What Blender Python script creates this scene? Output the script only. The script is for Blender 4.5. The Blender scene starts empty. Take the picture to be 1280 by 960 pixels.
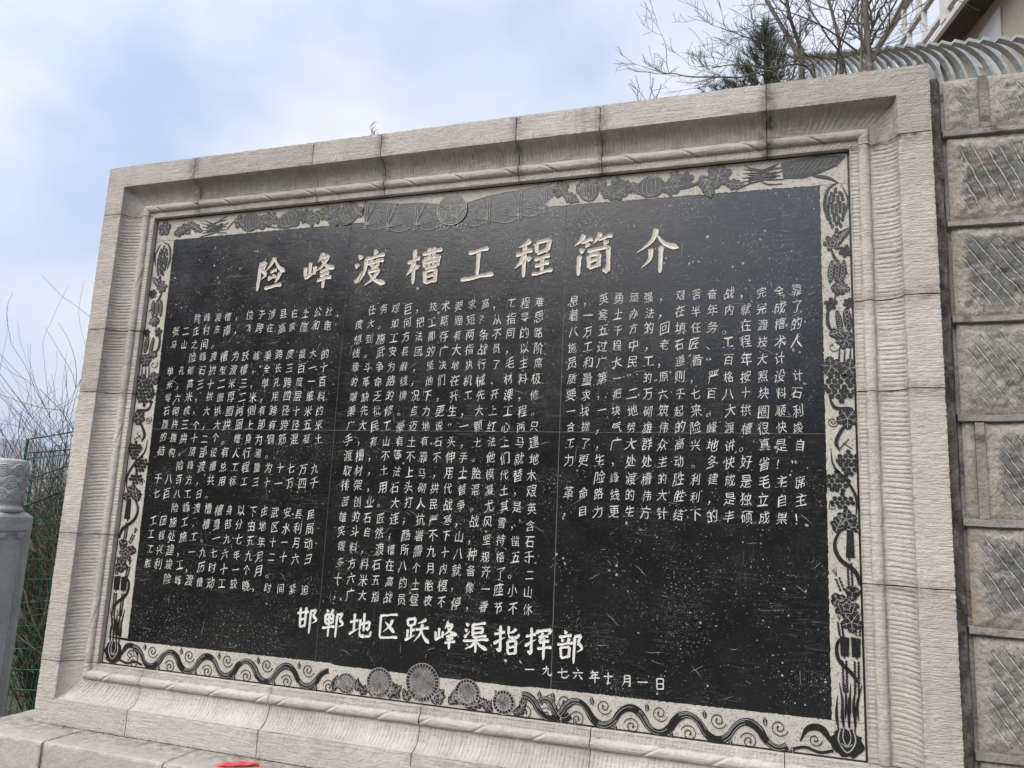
import bpy, math, random
import numpy as np
from mathutils import Vector, Matrix
random.seed(7); RNG = np.random.default_rng(7)
S = bpy.context.scene
COL = S.collection
PI = math.pi

# ------------------------------------------------------------------ camera
CAM = np.array([3.43427723, -3.4573701, 0.85585615])
ROT = np.array([[0.947398, 0.31697705, 0.04430098],
                [-0.01275408, 0.17569532, -0.98436197],
                [-0.31980363, 0.93201754, 0.17049615]])
FPX = 975.4
cam = bpy.data.cameras.new('camera'); camo = bpy.data.objects.new('camera', cam); COL.objects.link(camo)
cam.sensor_width = 36; cam.lens = FPX / 1280 * 36
cam.clip_start = 0.05; cam.clip_end = 20000
m = Matrix.Identity(4)
for i in range(3):
    m[i][0] = ROT[0][i]; m[i][1] = -ROT[1][i]; m[i][2] = -ROT[2][i]; m[i][3] = CAM[i]
camo.matrix_world = m
S.camera = camo

# ------------------------------------------------------------------ light
SUN_EL, SUN_AZ = math.radians(47), math.radians(243)      # azimuth counted from +X towards +Y
sd = Vector((math.cos(SUN_EL) * math.cos(SUN_AZ), math.cos(SUN_EL) * math.sin(SUN_AZ), math.sin(SUN_EL)))
sun = bpy.data.lights.new('sun', 'SUN'); suno = bpy.data.objects.new('sun', sun); COL.objects.link(suno)
sun.energy = 1.5; sun.angle = math.radians(45); sun.color = (1.0, 0.94, 0.86)
suno.rotation_euler = sd.to_track_quat('Z', 'Y').to_euler()

W = bpy.data.worlds.new('World'); S.world = W; W.use_nodes = True
nt = W.node_tree; nt.nodes.clear()
def N(t, ty, **k):
    n = t.nodes.new(ty)
    for a, b in k.items(): setattr(n, a, b)
    return n
out = N(nt, 'ShaderNodeOutputWorld'); bg = N(nt, 'ShaderNodeBackground')
sky = N(nt, 'ShaderNodeTexSky', sky_type='NISHITA', sun_disc=False)
sky.sun_elevation = SUN_EL; sky.sun_rotation = PI / 2 - SUN_AZ
sky.altitude = 400; sky.air_density = 1.0; sky.dust_density = 1.6; sky.ozone_density = 1.2
tc = N(nt, 'ShaderNodeTexCoord')
mp = N(nt, 'ShaderNodeMapping'); mp.inputs['Scale'].default_value = (1.0, 1.0, 1.9); mp.inputs['Location'].default_value = (0.35, 0.2, 0.1)
n1 = N(nt, 'ShaderNodeTexNoise'); n1.inputs['Scale'].default_value = 2.1; n1.inputs['Detail'].default_value = 7; n1.inputs['Roughness'].default_value = 0.52
n1.inputs['Distortion'].default_value = 0.25
r1 = N(nt, 'ShaderNodeValToRGB')
r1.color_ramp.elements[0].position = 0.40; r1.color_ramp.elements[0].color = (0, 0, 0, 1)
r1.color_ramp.elements[1].position = 0.60; r1.color_ramp.elements[1].color = (1, 1, 1, 1)
n2 = N(nt, 'ShaderNodeTexNoise'); n2.inputs['Scale'].default_value = 1.5; n2.inputs['Detail'].default_value = 5
r2 = N(nt, 'ShaderNodeValToRGB')
r2.color_ramp.elements[0].position = 0.3; r2.color_ramp.elements[0].color = (3.8, 4.1, 4.75, 1)
r2.color_ramp.elements[1].position = 0.7; r2.color_ramp.elements[1].color = (4.6, 4.7, 4.95, 1)
veil = N(nt, 'ShaderNodeMixRGB'); veil.inputs[0].default_value = 0.74; veil.inputs[2].default_value = (2.75, 3.4, 4.6, 1)
mx = N(nt, 'ShaderNodeMixRGB')
L = nt.links.new
L(tc.outputs['Generated'], mp.inputs[0]); L(mp.outputs[0], n1.inputs['Vector']); L(mp.outputs[0], n2.inputs['Vector'])
L(n1.outputs[0], r1.inputs[0]); L(n2.outputs[0], r2.inputs[0])
L(sky.outputs[0], veil.inputs[1])
L(r1.outputs[0], mx.inputs[0]); L(veil.outputs[0], mx.inputs[1]); L(r2.outputs[0], mx.inputs[2])
dt = N(nt, 'ShaderNodeVectorMath', operation='DOT_PRODUCT'); dt.inputs[1].default_value = sd      # clouds glow round the veiled sun
L(tc.outputs['Generated'], dt.inputs[0])
m1 = N(nt, 'ShaderNodeMath', operation='MAXIMUM'); m1.inputs[1].default_value = 0; L(dt.outputs['Value'], m1.inputs[0])
m2 = N(nt, 'ShaderNodeMath', operation='POWER'); m2.inputs[1].default_value = 2; L(m1.outputs[0], m2.inputs[0])
mg = N(nt, 'ShaderNodeMixRGB', blend_type='MULTIPLY'); mg.inputs[0].default_value = 1; L(mx.outputs[0], mg.inputs[1]); gw = N(nt, 'ShaderNodeMixRGB'); gw.inputs[1].default_value = (1, 1, 1, 1); gw.inputs[2].default_value = (2.5, 2.38, 2.18, 1); L(m2.outputs[0], gw.inputs[0]); L(gw.outputs[0], mg.inputs[2])
L(mg.outputs[0], bg.inputs[0]); bg.inputs[1].default_value = 0.094; L(bg.outputs[0], out.inputs[0])
S.view_settings.view_transform = 'Standard'; S.view_settings.look = 'None'
S.view_settings.exposure = 1.22; S.view_settings.gamma = 1; S.view_settings.use_curve_mapping = False

# ------------------------------------------------------------------ helpers
def unp(x, y, Y):
    """photo pixel (1280x960) -> the point where its ray meets the vertical plane at depth Y"""
    d = ROT.T @ np.array([(x - 640) / FPX, (y - 480) / FPX, 1.0])
    return CAM + d * (Y - CAM[1]) / d[1]

def tag(o, label=None, cat=None, group=None, kind=None):
    if label: o['label'] = label
    if cat: o['category'] = cat
    if group: o['group'] = group
    if kind: o['kind'] = kind
    return o

def thing(name, label, cat, loc=(0, 0, 0), group=None):
    o = bpy.data.objects.new(name, None); COL.objects.link(o); o.location = loc
    o.empty_display_size = 0.1
    return tag(o, label, cat, group)

def wloc(o):
    v = Vector((0, 0, 0))
    while o is not None: v += o.location; o = o.parent
    return v

class MB:
    def __init__(s): s.v = []; s.f = []; s.mi = []; s.cur = 0; s.att = None
    def add(s, vs, fs):
        b = len(s.v); s.v += [tuple(map(float, p)) for p in vs]; s.f += [tuple(i + b for i in q) for q in fs]
        s.mi += [s.cur] * len(fs)
    def box(s, x0, x1, y0, y1, z0, z1):
        s.add([(x0,y0,z0),(x1,y0,z0),(x1,y1,z0),(x0,y1,z0),(x0,y0,z1),(x1,y0,z1),(x1,y1,z1),(x0,y1,z1)],
              [(0,3,2,1),(4,5,6,7),(0,1,5,4),(1,2,6,5),(2,3,7,6),(3,0,4,7)])
    def obox(s, a, b, w, h, up=(0, 0, 1)):
        """bar of section w x h from point a to point b"""
        a = Vector(a); b = Vector(b); d = (b - a).normalized(); up = Vector(up)
        sx = d.cross(up)
        if sx.length < 1e-5: sx = d.cross(Vector((0, 1, 0)))
        sx.normalize(); sz = sx.cross(d)
        vs = [p + sx * i * w / 2 + sz * j * h / 2 for p in (a, b) for i, j in ((-1,-1),(1,-1),(1,1),(-1,1))]
        s.add(vs, [(0,1,2,3),(7,6,5,4),(0,4,5,1),(1,5,6,2),(2,6,7,3),(3,7,4,0)])
    def prism(s, poly, y0, y1, side=True):
        """outline poly [(x, z)] on the wall plane, its back at y0 and front at y1 (y1 < y0)"""
        p = list(poly); n = len(p)
        ar = sum(p[i][0] * p[(i+1) % n][1] - p[(i+1) % n][0] * p[i][1] for i in range(n))
        if ar < 0: p.reverse()
        vs = [(x, y1, z) for x, z in p]; fs = [tuple(range(n))]
        if side:
            vs += [(x, y0, z) for x, z in p]
            fs += [(i, i + n, (i + 1) % n + n, (i + 1) % n) for i in range(n)]
        s.add(vs, fs)
    def ribbon(s, pts, wd, y1, y0=None, yc=None):
        """flat (or grooved, with a centre line at yc) band along pts [(x, z)] of full width wd (number or list)"""
        n = len(pts)
        if n < 2: return
        P = np.array(pts, float); T = np.gradient(P, axis=0); T /= np.maximum(np.linalg.norm(T, axis=1, keepdims=True), 1e-9)
        Nn = np.stack([-T[:, 1], T[:, 0]], 1)
        w = np.array([wd] * n if np.isscalar(wd) else wd, float)[:, None] / 2
        A, B = P + Nn * w, P - Nn * w
        vs = [(x, y1, z) for x, z in A] + [(x, y1, z) for x, z in B]; fs = []
        if yc is None:
            fs = [(i, n + i, n + i + 1, i + 1) for i in range(n - 1)]
        else:
            dep = np.minimum(1, w[:, 0] / max(1e-6, w.max()))
            vs += [(P[i][0], y1 + (yc - y1) * dep[i], P[i][1]) for i in range(n)]
            for i in range(n - 1):
                fs += [(i, 2*n + i, 2*n + i + 1, i + 1), (2*n + i, n + i, n + i + 1, 2*n + i + 1)]
        if y0 is not None:
            b = len(vs)
            vs += [(x, y0, z) for x, z in A] + [(x, y0, z) for x, z in B]
            for i in range(n - 1):
                fs += [(i, i + 1, b + i + 1, b + i), (n + i + 1, n + i, b + n + i, b + n + i + 1)]
        s.add(vs, fs)
    def tube(s, pts, rad, k=6, cap=True):
        n = len(pts)
        P = [Vector(p) for p in pts]; R = [rad] * n if np.isscalar(rad) else rad
        vs = []; fs = []
        ref = None
        for i in range(n):
            t = (P[min(i+1, n-1)] - P[max(i-1, 0)])
            if t.length < 1e-9: t = Vector((0, 0, 1))
            t.normalize()
            if ref is None:
                ref = t.cross(Vector((0, 0, 1)) if abs(t.z) < 0.9 else Vector((1, 0, 0)))
            ref = ref - t * ref.dot(t)
            if ref.length < 1e-6: ref = t.orthogonal()
            ref.normalize(); b = t.cross(ref)
            for j in range(k):
                a = 2 * PI * j / k
                vs.append(P[i] + ref * math.cos(a) * R[i] + b * math.sin(a) * R[i])
        for i in range(n - 1):
            for j in range(k):
                fs.append((i*k + j, i*k + (j+1) % k, (i+1)*k + (j+1) % k, (i+1)*k + j))
        if cap: fs += [tuple(range(k))[::-1], tuple((n-1)*k + j for j in range(k))]
        s.add(vs, fs)
    def lathe(s, prof, c, k=32):
        vs = []; fs = []; n = len(prof)
        for r, z in prof:
            for j in range(k):
                a = 2*PI*j/k; vs.append((c[0] + r*math.cos(a), c[1] + r*math.sin(a), c[2] + z))
        for i in range(n-1):
            for j in range(k): fs.append((i*k+j, i*k+(j+1)%k, (i+1)*k+(j+1)%k, (i+1)*k+j))
        fs += [tuple(range(k))[::-1], tuple((n-1)*k+j for j in range(k))]
        s.add(vs, fs)
    def grid(s, A, faceflip=False):
        """A: (n, m, 3) array of points"""
        n, mm = A.shape[:2]
        fs = []
        for i in range(n - 1):
            for j in range(mm - 1):
                q = (i*mm + j, i*mm + j + 1, (i+1)*mm + j + 1, (i+1)*mm + j)
                fs.append(q[::-1] if faceflip else q)
        s.add(A.reshape(-1, 3), fs)
    def build(s, name, mat, parent=None, smooth=False, att=None):
        me = bpy.data.meshes.new(name)
        off = wloc(parent) if parent else Vector((0, 0, 0))
        V = np.array(s.v, float).reshape(-1, 3) - np.array(off)
        me.from_pydata(V.tolist(), [], s.f)
        mats = mat if isinstance(mat, (list, tuple)) else [mat]
        for q in mats: me.materials.append(q)
        if len(mats) > 1: me.polygons.foreach_set('material_index', s.mi)
        if smooth: me.polygons.foreach_set('use_smooth', [True] * len(me.polygons))
        if att is not None:
            a = me.attributes.new('stain', 'FLOAT', 'POINT'); a.data.foreach_set('value', np.asarray(att, np.float32))
        me.update()
        o = bpy.data.objects.new(name, me); COL.objects.link(o)
        if parent: o.parent = parent
        return o

# ------------------------------------------------------------------ materials
class Mat:
    def __init__(s, name, rough=0.85, spec=0.3):
        s.m = bpy.data.materials.new(name); s.m.use_nodes = True; s.t = s.m.node_tree
        s.b = s.t.nodes['Principled BSDF']; s.b.inputs['Roughness'].default_value = rough
        s.b.inputs['Specular IOR Level'].default_value = spec
        s.pos = N(s.t, 'ShaderNodeNewGeometry').outputs['Position']
        s.rnd = N(s.t, 'ShaderNodeObjectInfo').outputs['Random']
        s.bump = None
    def L(s, a, b): s.t.links.new(a, b)
    def mapv(s, scale=(1,1,1), rot=(0,0,0), src=None):
        n = N(s.t, 'ShaderNodeMapping'); n.inputs['Scale'].default_value = scale; n.inputs['Rotation'].default_value = rot
        s.L(src or s.pos, n.inputs[0]); return n.outputs[0]
    def noise(s, scale, detail=4, rough=0.55, vec=None, dist=0):
        n = N(s.t, 'ShaderNodeTexNoise'); n.inputs['Scale'].default_value = scale; n.inputs['Detail'].default_value = detail
        n.inputs['Roughness'].default_value = rough; n.inputs['Distortion'].default_value = dist
        s.L(vec or s.pos, n.inputs['Vector']); return n.outputs[0]
    def voro(s, scale, feature='F1', vec=None, out='Distance'):
        n = N(s.t, 'ShaderNodeTexVoronoi', feature=feature); n.inputs['Scale'].default_value = scale
        s.L(vec or s.pos, n.inputs['Vector']); return n.outputs[out]
    def ramp(s, fac, a, b, ca=0.0, cb=1.0):
        n = N(s.t, 'ShaderNodeMapRange'); n.clamp = True
        for i, v in zip((1, 2, 3, 4), (a, b, ca, cb)): n.inputs[i].default_value = v
        s.L(fac, n.inputs[0]); return n.outputs[0]
    def math(s, op, a, b=None):
        n = N(s.t, 'ShaderNodeMath', operation=op)
        for i, v in enumerate((a, b)):
            if v is None: continue
            if isinstance(v, (int, float)): n.inputs[i].default_value = v
            else: s.L(v, n.inputs[i])
        return n.outputs[0]
    def mix(s, fac, a, b, mode='MIX'):
        n = N(s.t, 'ShaderNodeMixRGB', blend_type=mode)
        for i, v in enumerate((fac, a, b)):
            if isinstance(v, (int, float)): n.inputs[i].default_value = v if i == 0 else (v, v, v, 1)
            elif isinstance(v, tuple): n.inputs[i].default_value = (*v, 1)
            else: s.L(v, n.inputs[i])
        return n.outputs[0]
    def attr(s, name):
        n = N(s.t, 'ShaderNodeAttribute', attribute_name=name); return n.outputs['Fac']
    def color(s, c):
        if isinstance(c, tuple): s.b.inputs['Base Color'].default_value = (*c, 1)
        else: s.L(c, s.b.inputs['Base Color'])
    def addbump(s, h, dist, strength=1.0):
        n = N(s.t, 'ShaderNodeBump'); n.inputs['Distance'].default_value = dist; n.inputs['Strength'].default_value = strength
        s.L(h, n.inputs['Height'])
        if s.bump: s.L(s.bump, n.inputs['Normal'])
        s.bump = n.outputs[0]; s.L(s.bump, s.b.inputs['Normal'])
    def rough(s, r): s.L(r, s.b.inputs['Roughness'])

def limestone(name, ca, cb, tool=True, stain=True, fine=1.0):
    M = Mat(name, 0.9, 0.2)
    big = M.ramp(M.noise(1.7, 5, 0.6), 0.3, 0.7)
    c = M.mix(big, ca, cb)
    mid = M.ramp(M.noise(11, 6, 0.65), 0.35, 0.75)
    c = M.mix(M.math('MULTIPLY', mid, 0.35), c, tuple(x * 0.62 for x in ca))
    sp = M.ramp(M.noise(85, 3, 0.7), 0.56, 0.72)
    c = M.mix(M.math('MULTIPLY', sp, 0.40), c, tuple(x * 0.45 for x in ca))
    lt = M.ramp(M.noise(50, 3, 0.7, M.mapv((1.1, 1, 0.9))), 0.6, 0.74)
    c = M.mix(M.math('MULTIPLY', lt, 0.30), c, tuple(min(0.75, x * 1.35) for x in cb))
    pit = M.ramp(M.voro(26), 0.05, 0.0)
    c = M.mix(M.math('MULTIPLY', pit, M.math('MULTIPLY', mid, 0.7)), c, (0.06, 0.055, 0.05))
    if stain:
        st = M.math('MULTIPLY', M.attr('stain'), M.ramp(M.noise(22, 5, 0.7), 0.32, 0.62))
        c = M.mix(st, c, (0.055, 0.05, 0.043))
    rn = M.ramp(M.rnd, 0, 1, 0.84, 1.06)
    c = M.mix(1.0, c, rn, 'MULTIPLY')
    hue = M.ramp(M.math('FRACT', M.math('MULTIPLY', M.rnd, 7.3)), 0.2, 1.0)
    c = M.mix(M.math('MULTIPLY', hue, 0.20), c, M.mix(1.0, c, (0.93, 0.96, 1.0), 'MULTIPLY'))
    run = M.math('MULTIPLY', M.ramp(M.noise(1.0, 5, 0.65, M.mapv((13, 13, 0.9))), 0.52, 0.70), M.ramp(M.noise(2.1, 3, 0.6), 0.45, 0.65))
    c = M.mix(M.math('MULTIPLY', run, 0.42), c, tuple(x * 0.55 for x in ca))
    dirt = M.math('MULTIPLY', M.ramp(M.noise(4.3, 6, 0.7), 0.56, 0.70), 0.5)
    c = M.mix(dirt, c, tuple(x * 0.66 for x in ca))
    M.color(c)
    M.addbump(M.noise(130 * fine, 4, 0.7), 0.0035)
    M.addbump(M.noise(32, 4, 0.6), 0.006)
    if tool:
        M.addbump(M.noise(1.0, 3, 0.6, M.mapv((9, 9, 95))), 0.0045)
    return M.m

STONE = limestone('limestone', (0.47, 0.435, 0.385), (0.56, 0.525, 0.472))
PLINTH = limestone('plinth limestone', (0.43, 0.40, 0.35), (0.52, 0.49, 0.435), tool=False)
MORTARDARK = limestone('dark mortar', (0.07, 0.064, 0.056), (0.12, 0.11, 0.095), tool=False, stain=False)

def slab_mat():
    M = Mat('black slate', 0.4, 0.5)
    base = M.mix(M.ramp(M.noise(2.5, 4), 0.3, 0.7), (0.0018, 0.0024, 0.0042), (0.0048, 0.005, 0.0058))
    area = M.ramp(M.noise(2.3, 6, 0.62), 0.47, 0.66)
    fine = M.ramp(M.noise(75, 5, 0.75, M.mapv((1.0, 1, 0.7))), 0.47, 0.66)
    c = M.mix(M.math('MULTIPLY', M.math('MULTIPLY', area, fine), 0.28), base, (0.10, 0.097, 0.092))
    streak = M.ramp(M.noise(1.0, 5, 0.7, M.mapv((9, 9, 120), (0, 0.06, 0)), 1.2), 0.54, 0.73)
    a2 = M.ramp(M.noise(4.1, 4, 0.6), 0.46, 0.64)
    c = M.mix(M.math('MULTIPLY', M.math('MULTIPLY', streak, a2), 0.55), c, (0.17, 0.165, 0.155))
    vs = M.ramp(M.noise(1.0, 4, 0.7, M.mapv((75, 60, 9), (0, 0.10, 0)), 1.0), 0.58, 0.74)
    a3 = M.ramp(M.noise(1.9, 4, 0.6, M.mapv((1, 1, 0.8))), 0.54, 0.70)
    c = M.mix(M.math('MULTIPLY', M.math('MULTIPLY', vs, a3), 0.55), c, (0.16, 0.155, 0.145))
    # rubbed patches full of small pale nicks
    for sc, lo, hi, ms, k in ((105, 0.60, 0.655, 3.1, 0.9), (190, 0.61, 0.67, 5.3, 0.8), (62, 0.635, 0.68, 2.2, 0.95)):
        a4 = M.ramp(M.noise(ms, 5, 0.65, M.mapv((1, 1, 1), (0.3 * ms, 0, 0))), 0.525, 0.62)
        c = M.mix(M.math('MULTIPLY', M.math('MULTIPLY', M.ramp(M.noise(sc, 4, 0.7), lo, hi), a4), k), c, (0.42, 0.405, 0.375))
    for sc, rot in (((30, 30, 190), 0.7), ((190, 30, 26), 0.6), ((26, 30, 230), -0.35), ((210, 30, 22), 0.1)):
        scr = M.ramp(M.noise(1.0, 3, 0.7, M.mapv(sc, (0, rot, 0))), 0.65, 0.75)
        c = M.mix(M.math('MULTIPLY', M.math('MULTIPLY', scr, M.ramp(M.noise(2.7, 3, 0.6), 0.46, 0.62)), 0.45), c, (0.30, 0.29, 0.27))
    M.color(c)
    M.rough(M.ramp(M.noise(6, 5, 0.7), 0.3, 0.7, 0.17, 0.30))
    M.addbump(M.noise(45, 5, 0.7), 0.0006)
    return M.m
SLATE = slab_mat(); SLATE.node_tree.nodes['Principled BSDF'].inputs['Specular IOR Level'].default_value = 0.75
def simple(name, ca, cb, scale=20, rough=0.85, bump=0.003, spec=0.3, metal=0):
    M = Mat(name, rough, spec); M.b.inputs['Metallic'].default_value = metal
    M.color(M.mix(M.ramp(M.noise(scale, 5, 0.65), 0.3, 0.7), ca, cb))
    if bump: M.addbump(M.noise(scale * 4, 4, 0.7), bump)
    return M.m
def cream_mat():
    M = Mat('pitted cream stone', 0.9, 0.2)
    c = M.mix(M.ramp(M.noise(6, 5, 0.6), 0.3, 0.7), (0.43, 0.41, 0.36), (0.55, 0.525, 0.465))
    p = M.ramp(M.noise(120, 3, 0.7), 0.54, 0.64)
    c = M.mix(M.math('MULTIPLY', p, 0.62), c, (0.07, 0.068, 0.062))
    c = M.mix(M.ramp(M.noise(9, 5, 0.7), 0.66, 0.76), c, (0.06, 0.058, 0.055))
    M.color(c); M.addbump(M.noise(170, 3, 0.7), 0.003); return M.m
CREAM = cream_mat()
def relief_mat():
    M = Mat('black relief', 0.34, 0.6)
    c = M.mix(M.ramp(M.noise(60, 5, 0.75), 0.62, 0.76), (0.007, 0.0073, 0.008), (0.17, 0.165, 0.15))
    M.color(c); M.addbump(M.noise(90, 4, 0.7), 0.002); return M.m
RELIEF = relief_mat()
def letter_mat(name, a, b, wear):
    M = Mat(name, 0.9, 0.2)
    c = M.mix(M.ramp(M.noise(30, 5, 0.6), 0.3, 0.7), a, b)
    w = M.ramp(M.noise(26, 6, 0.75), *wear)
    c = M.mix(w, c, (0.10, 0.097, 0.092))
    M.color(c); M.addbump(M.noise(160, 3, 0.7), 0.002); return M.m
TITLE_M = letter_mat('cut title lettering', (0.54, 0.50, 0.44), (0.66, 0.62, 0.55), (0.66, 0.8))
SIGN_M = letter_mat('cut white lettering', (0.62, 0.61, 0.58), (0.74, 0.73, 0.69), (0.7, 0.85))
BODY_M = letter_mat('cut small lettering', (0.52, 0.515, 0.49), (0.70, 0.69, 0.66), (0.60, 0.76))
LINE_M = letter_mat('incised fine line', (0.30, 0.29, 0.27), (0.45, 0.44, 0.41), (0.50, 0.70))
CHIP_M = letter_mat('chipped stone', (0.24, 0.235, 0.22), (0.50, 0.48, 0.45), (0.5, 0.75))
SEAM_M = simple('pale seam filler', (0.17, 0.163, 0.15), (0.34, 0.33, 0.30), 30)

# ------------------------------------------------------------------ ground, terrain, hills (setting)
PW, PH = 3.75, 2.5
GZ = -0.86
PAVE = Mat('paving', 0.9, 0.2)
c = PAVE.mix(PAVE.ramp(PAVE.noise(0.8, 6, 0.6), 0.3, 0.7), (0.20, 0.19, 0.17), (0.29, 0.28, 0.255))
PAVE.color(PAVE.mix(PAVE.ramp(PAVE.noise(40, 4), 0.5, 0.7), c, (0.14, 0.13, 0.12))); PAVE.addbump(PAVE.noise(30, 5), 0.01)
DRY = Mat('dry hillside', 0.95, 0.1)
c = DRY.mix(DRY.ramp(DRY.noise(0.02, 8, 0.65), 0.35, 0.65), (0.075, 0.066, 0.046), (0.055, 0.058, 0.036))
DRY.color(DRY.mix(DRY.ramp(DRY.noise(0.35, 6, 0.7), 0.4, 0.7), c, (0.105, 0.092, 0.066)))
EARTH = simple('dry earth', (0.13, 0.105, 0.075), (0.20, 0.17, 0.125), 3, 0.95, 0.02)
g = MB(); g.add([(-9000,-9000,GZ),(9000,-9000,GZ),(9000,9000,GZ),(-9000,9000,GZ)], [(0,1,2,3)])
tag(g.build('ground', DRY.m), kind='structure')
g = MB(); g.box(-2.1, 9, -4.4, -0.3, GZ - 0.4, GZ + 0.004)
tag(g.build('paved_terrace', PAVE.m), kind='structure')

def fb(x, y, seed):
    r = np.random.default_rng(seed); z = 0; a = 1.0; fr = 1.0
    for _ in range(6):
        p = r.uniform(0, 6.28, 4); t = r.uniform(0, PI)
        z = z + a * np.sin(fr * (x * math.cos(t) + y * math.sin(t)) + p[0]) * np.cos(fr * 0.8 * (y * math.cos(t) - x * math.sin(t)) + p[1])
        a *= 0.55; fr *= 1.9
    return z
# retained slope behind the wall: rises away from it and dies out towards the valley on the left
nx, ny = 70, 40
X = np.linspace(-1.5, 13, nx)[None, :] * np.ones((ny, 1)); Y = np.linspace(0.16, 18, ny)[:, None] * np.ones((1, nx))
edge = np.clip((X - 0.15 + 0.18 * Y) / 1.2, 0, 1); edge = edge * edge * (3 - 2 * edge)
Z = (2.35 + 0.42 * (Y - 0.16)) * edge + (1 - edge) * (GZ - 0.05) + 0.05 * fb(X * 2, Y * 2, 3)
g = MB(); g.grid(np.stack([X, Y, Z], -1)); tag(g.build('hillside', EARTH, smooth=True), kind='structure')

def ridge(name, R0, R1, a0, a1, hfun, n=220, mrows=14, seed=1):
    A = np.linspace(math.radians(a0), math.radians(a1), n)[None, :]
    t = np.linspace(0, 1, mrows)[:, None]
    R = R0 + (R1 - R0) * t + 0 * A
    prof = np.where(t < 0.6, np.sin(t / 0.6 * PI / 2) ** 1.3, 1 - 0.5 * (t - 0.6))
    H = hfun(A) * prof * (1 + 0.12 * fb(A * 30 + 0 * t, t * 9 + 0 * A, seed + 5))
    g = MB(); g.grid(np.stack([R * np.cos(A), R * np.sin(A), GZ + H], -1))
    return tag(g.build(name, DRY.m, smooth=True), kind='structure')
ridge('far_hills', 2500, 3900, 70, 205, lambda A: 3300 * np.tan(np.radians(3.6 + 0.9 * np.sin(A * 9 + 2.9) + 0.45 * np.sin(A * 23))), seed=2)
ridge('valley_hills', 45, 150, 185, 375, lambda A: 118 * np.tan(np.radians(15 + 3 * np.sin(A * 5) + 1.5 * np.sin(A * 13))), seed=4)

# ------------------------------------------------------------------ carved stone frame
FO, FI, FY = 0.308, 0.18, -0.105            # outer edge, inner edge of the flat fascia, its face
frame = thing('tablet_frame', 'pale limestone picture frame with hollow moulding and twisted bead round the black tablet', 'stone frame', (PW/2, 0.0, -FO))
def profile():
    p = [(0.0, 0.02, 0), (0.0, -0.030, 0)]
    p += [(o, -0.030, 1) for o in (0.004, 0.011, 0.018, 0.025, 0.031)]
    for i in range(19):
        a = PI * i / 18; p.append((0.0555 - 0.0225 * math.cos(a), -0.031 - 0.020 * math.sin(a), 2))
    for i in range(15):
        a = PI / 2 * i / 14; p.append((0.081 + 0.099 * math.sin(a), -0.030 - 0.075 * (1 - math.cos(a)), 3))
    p += [(FI + (FO - FI) * i / 9, FY, 4) for i in range(10)]
    p += [(FO, -0.05, 5), (FO, 0.10, 5)]
    return p
PROF = profile()
pO = np.array([q[0] for q in PROF]); pY = np.array([q[1] for q in PROF]); pK = np.array([q[2] for q in PROF])
dO = np.gradient(pO); dY = np.gradient(pY); ln = np.maximum(np.hypot(dO, dY), 1e-9)
nO, nY = -(-dY / ln) * -1, -(dO / ln)       # profile normal, towards the viewer
nO, nY = dY / ln, -dO / ln
def smooth_noise(n, step, seed, amp):
    r = np.random.default_rng(seed); k = max(2, int(n / step) + 2)
    return np.interp(np.arange(n), np.linspace(0, n, k), r.uniform(-amp, amp, k))
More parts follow.
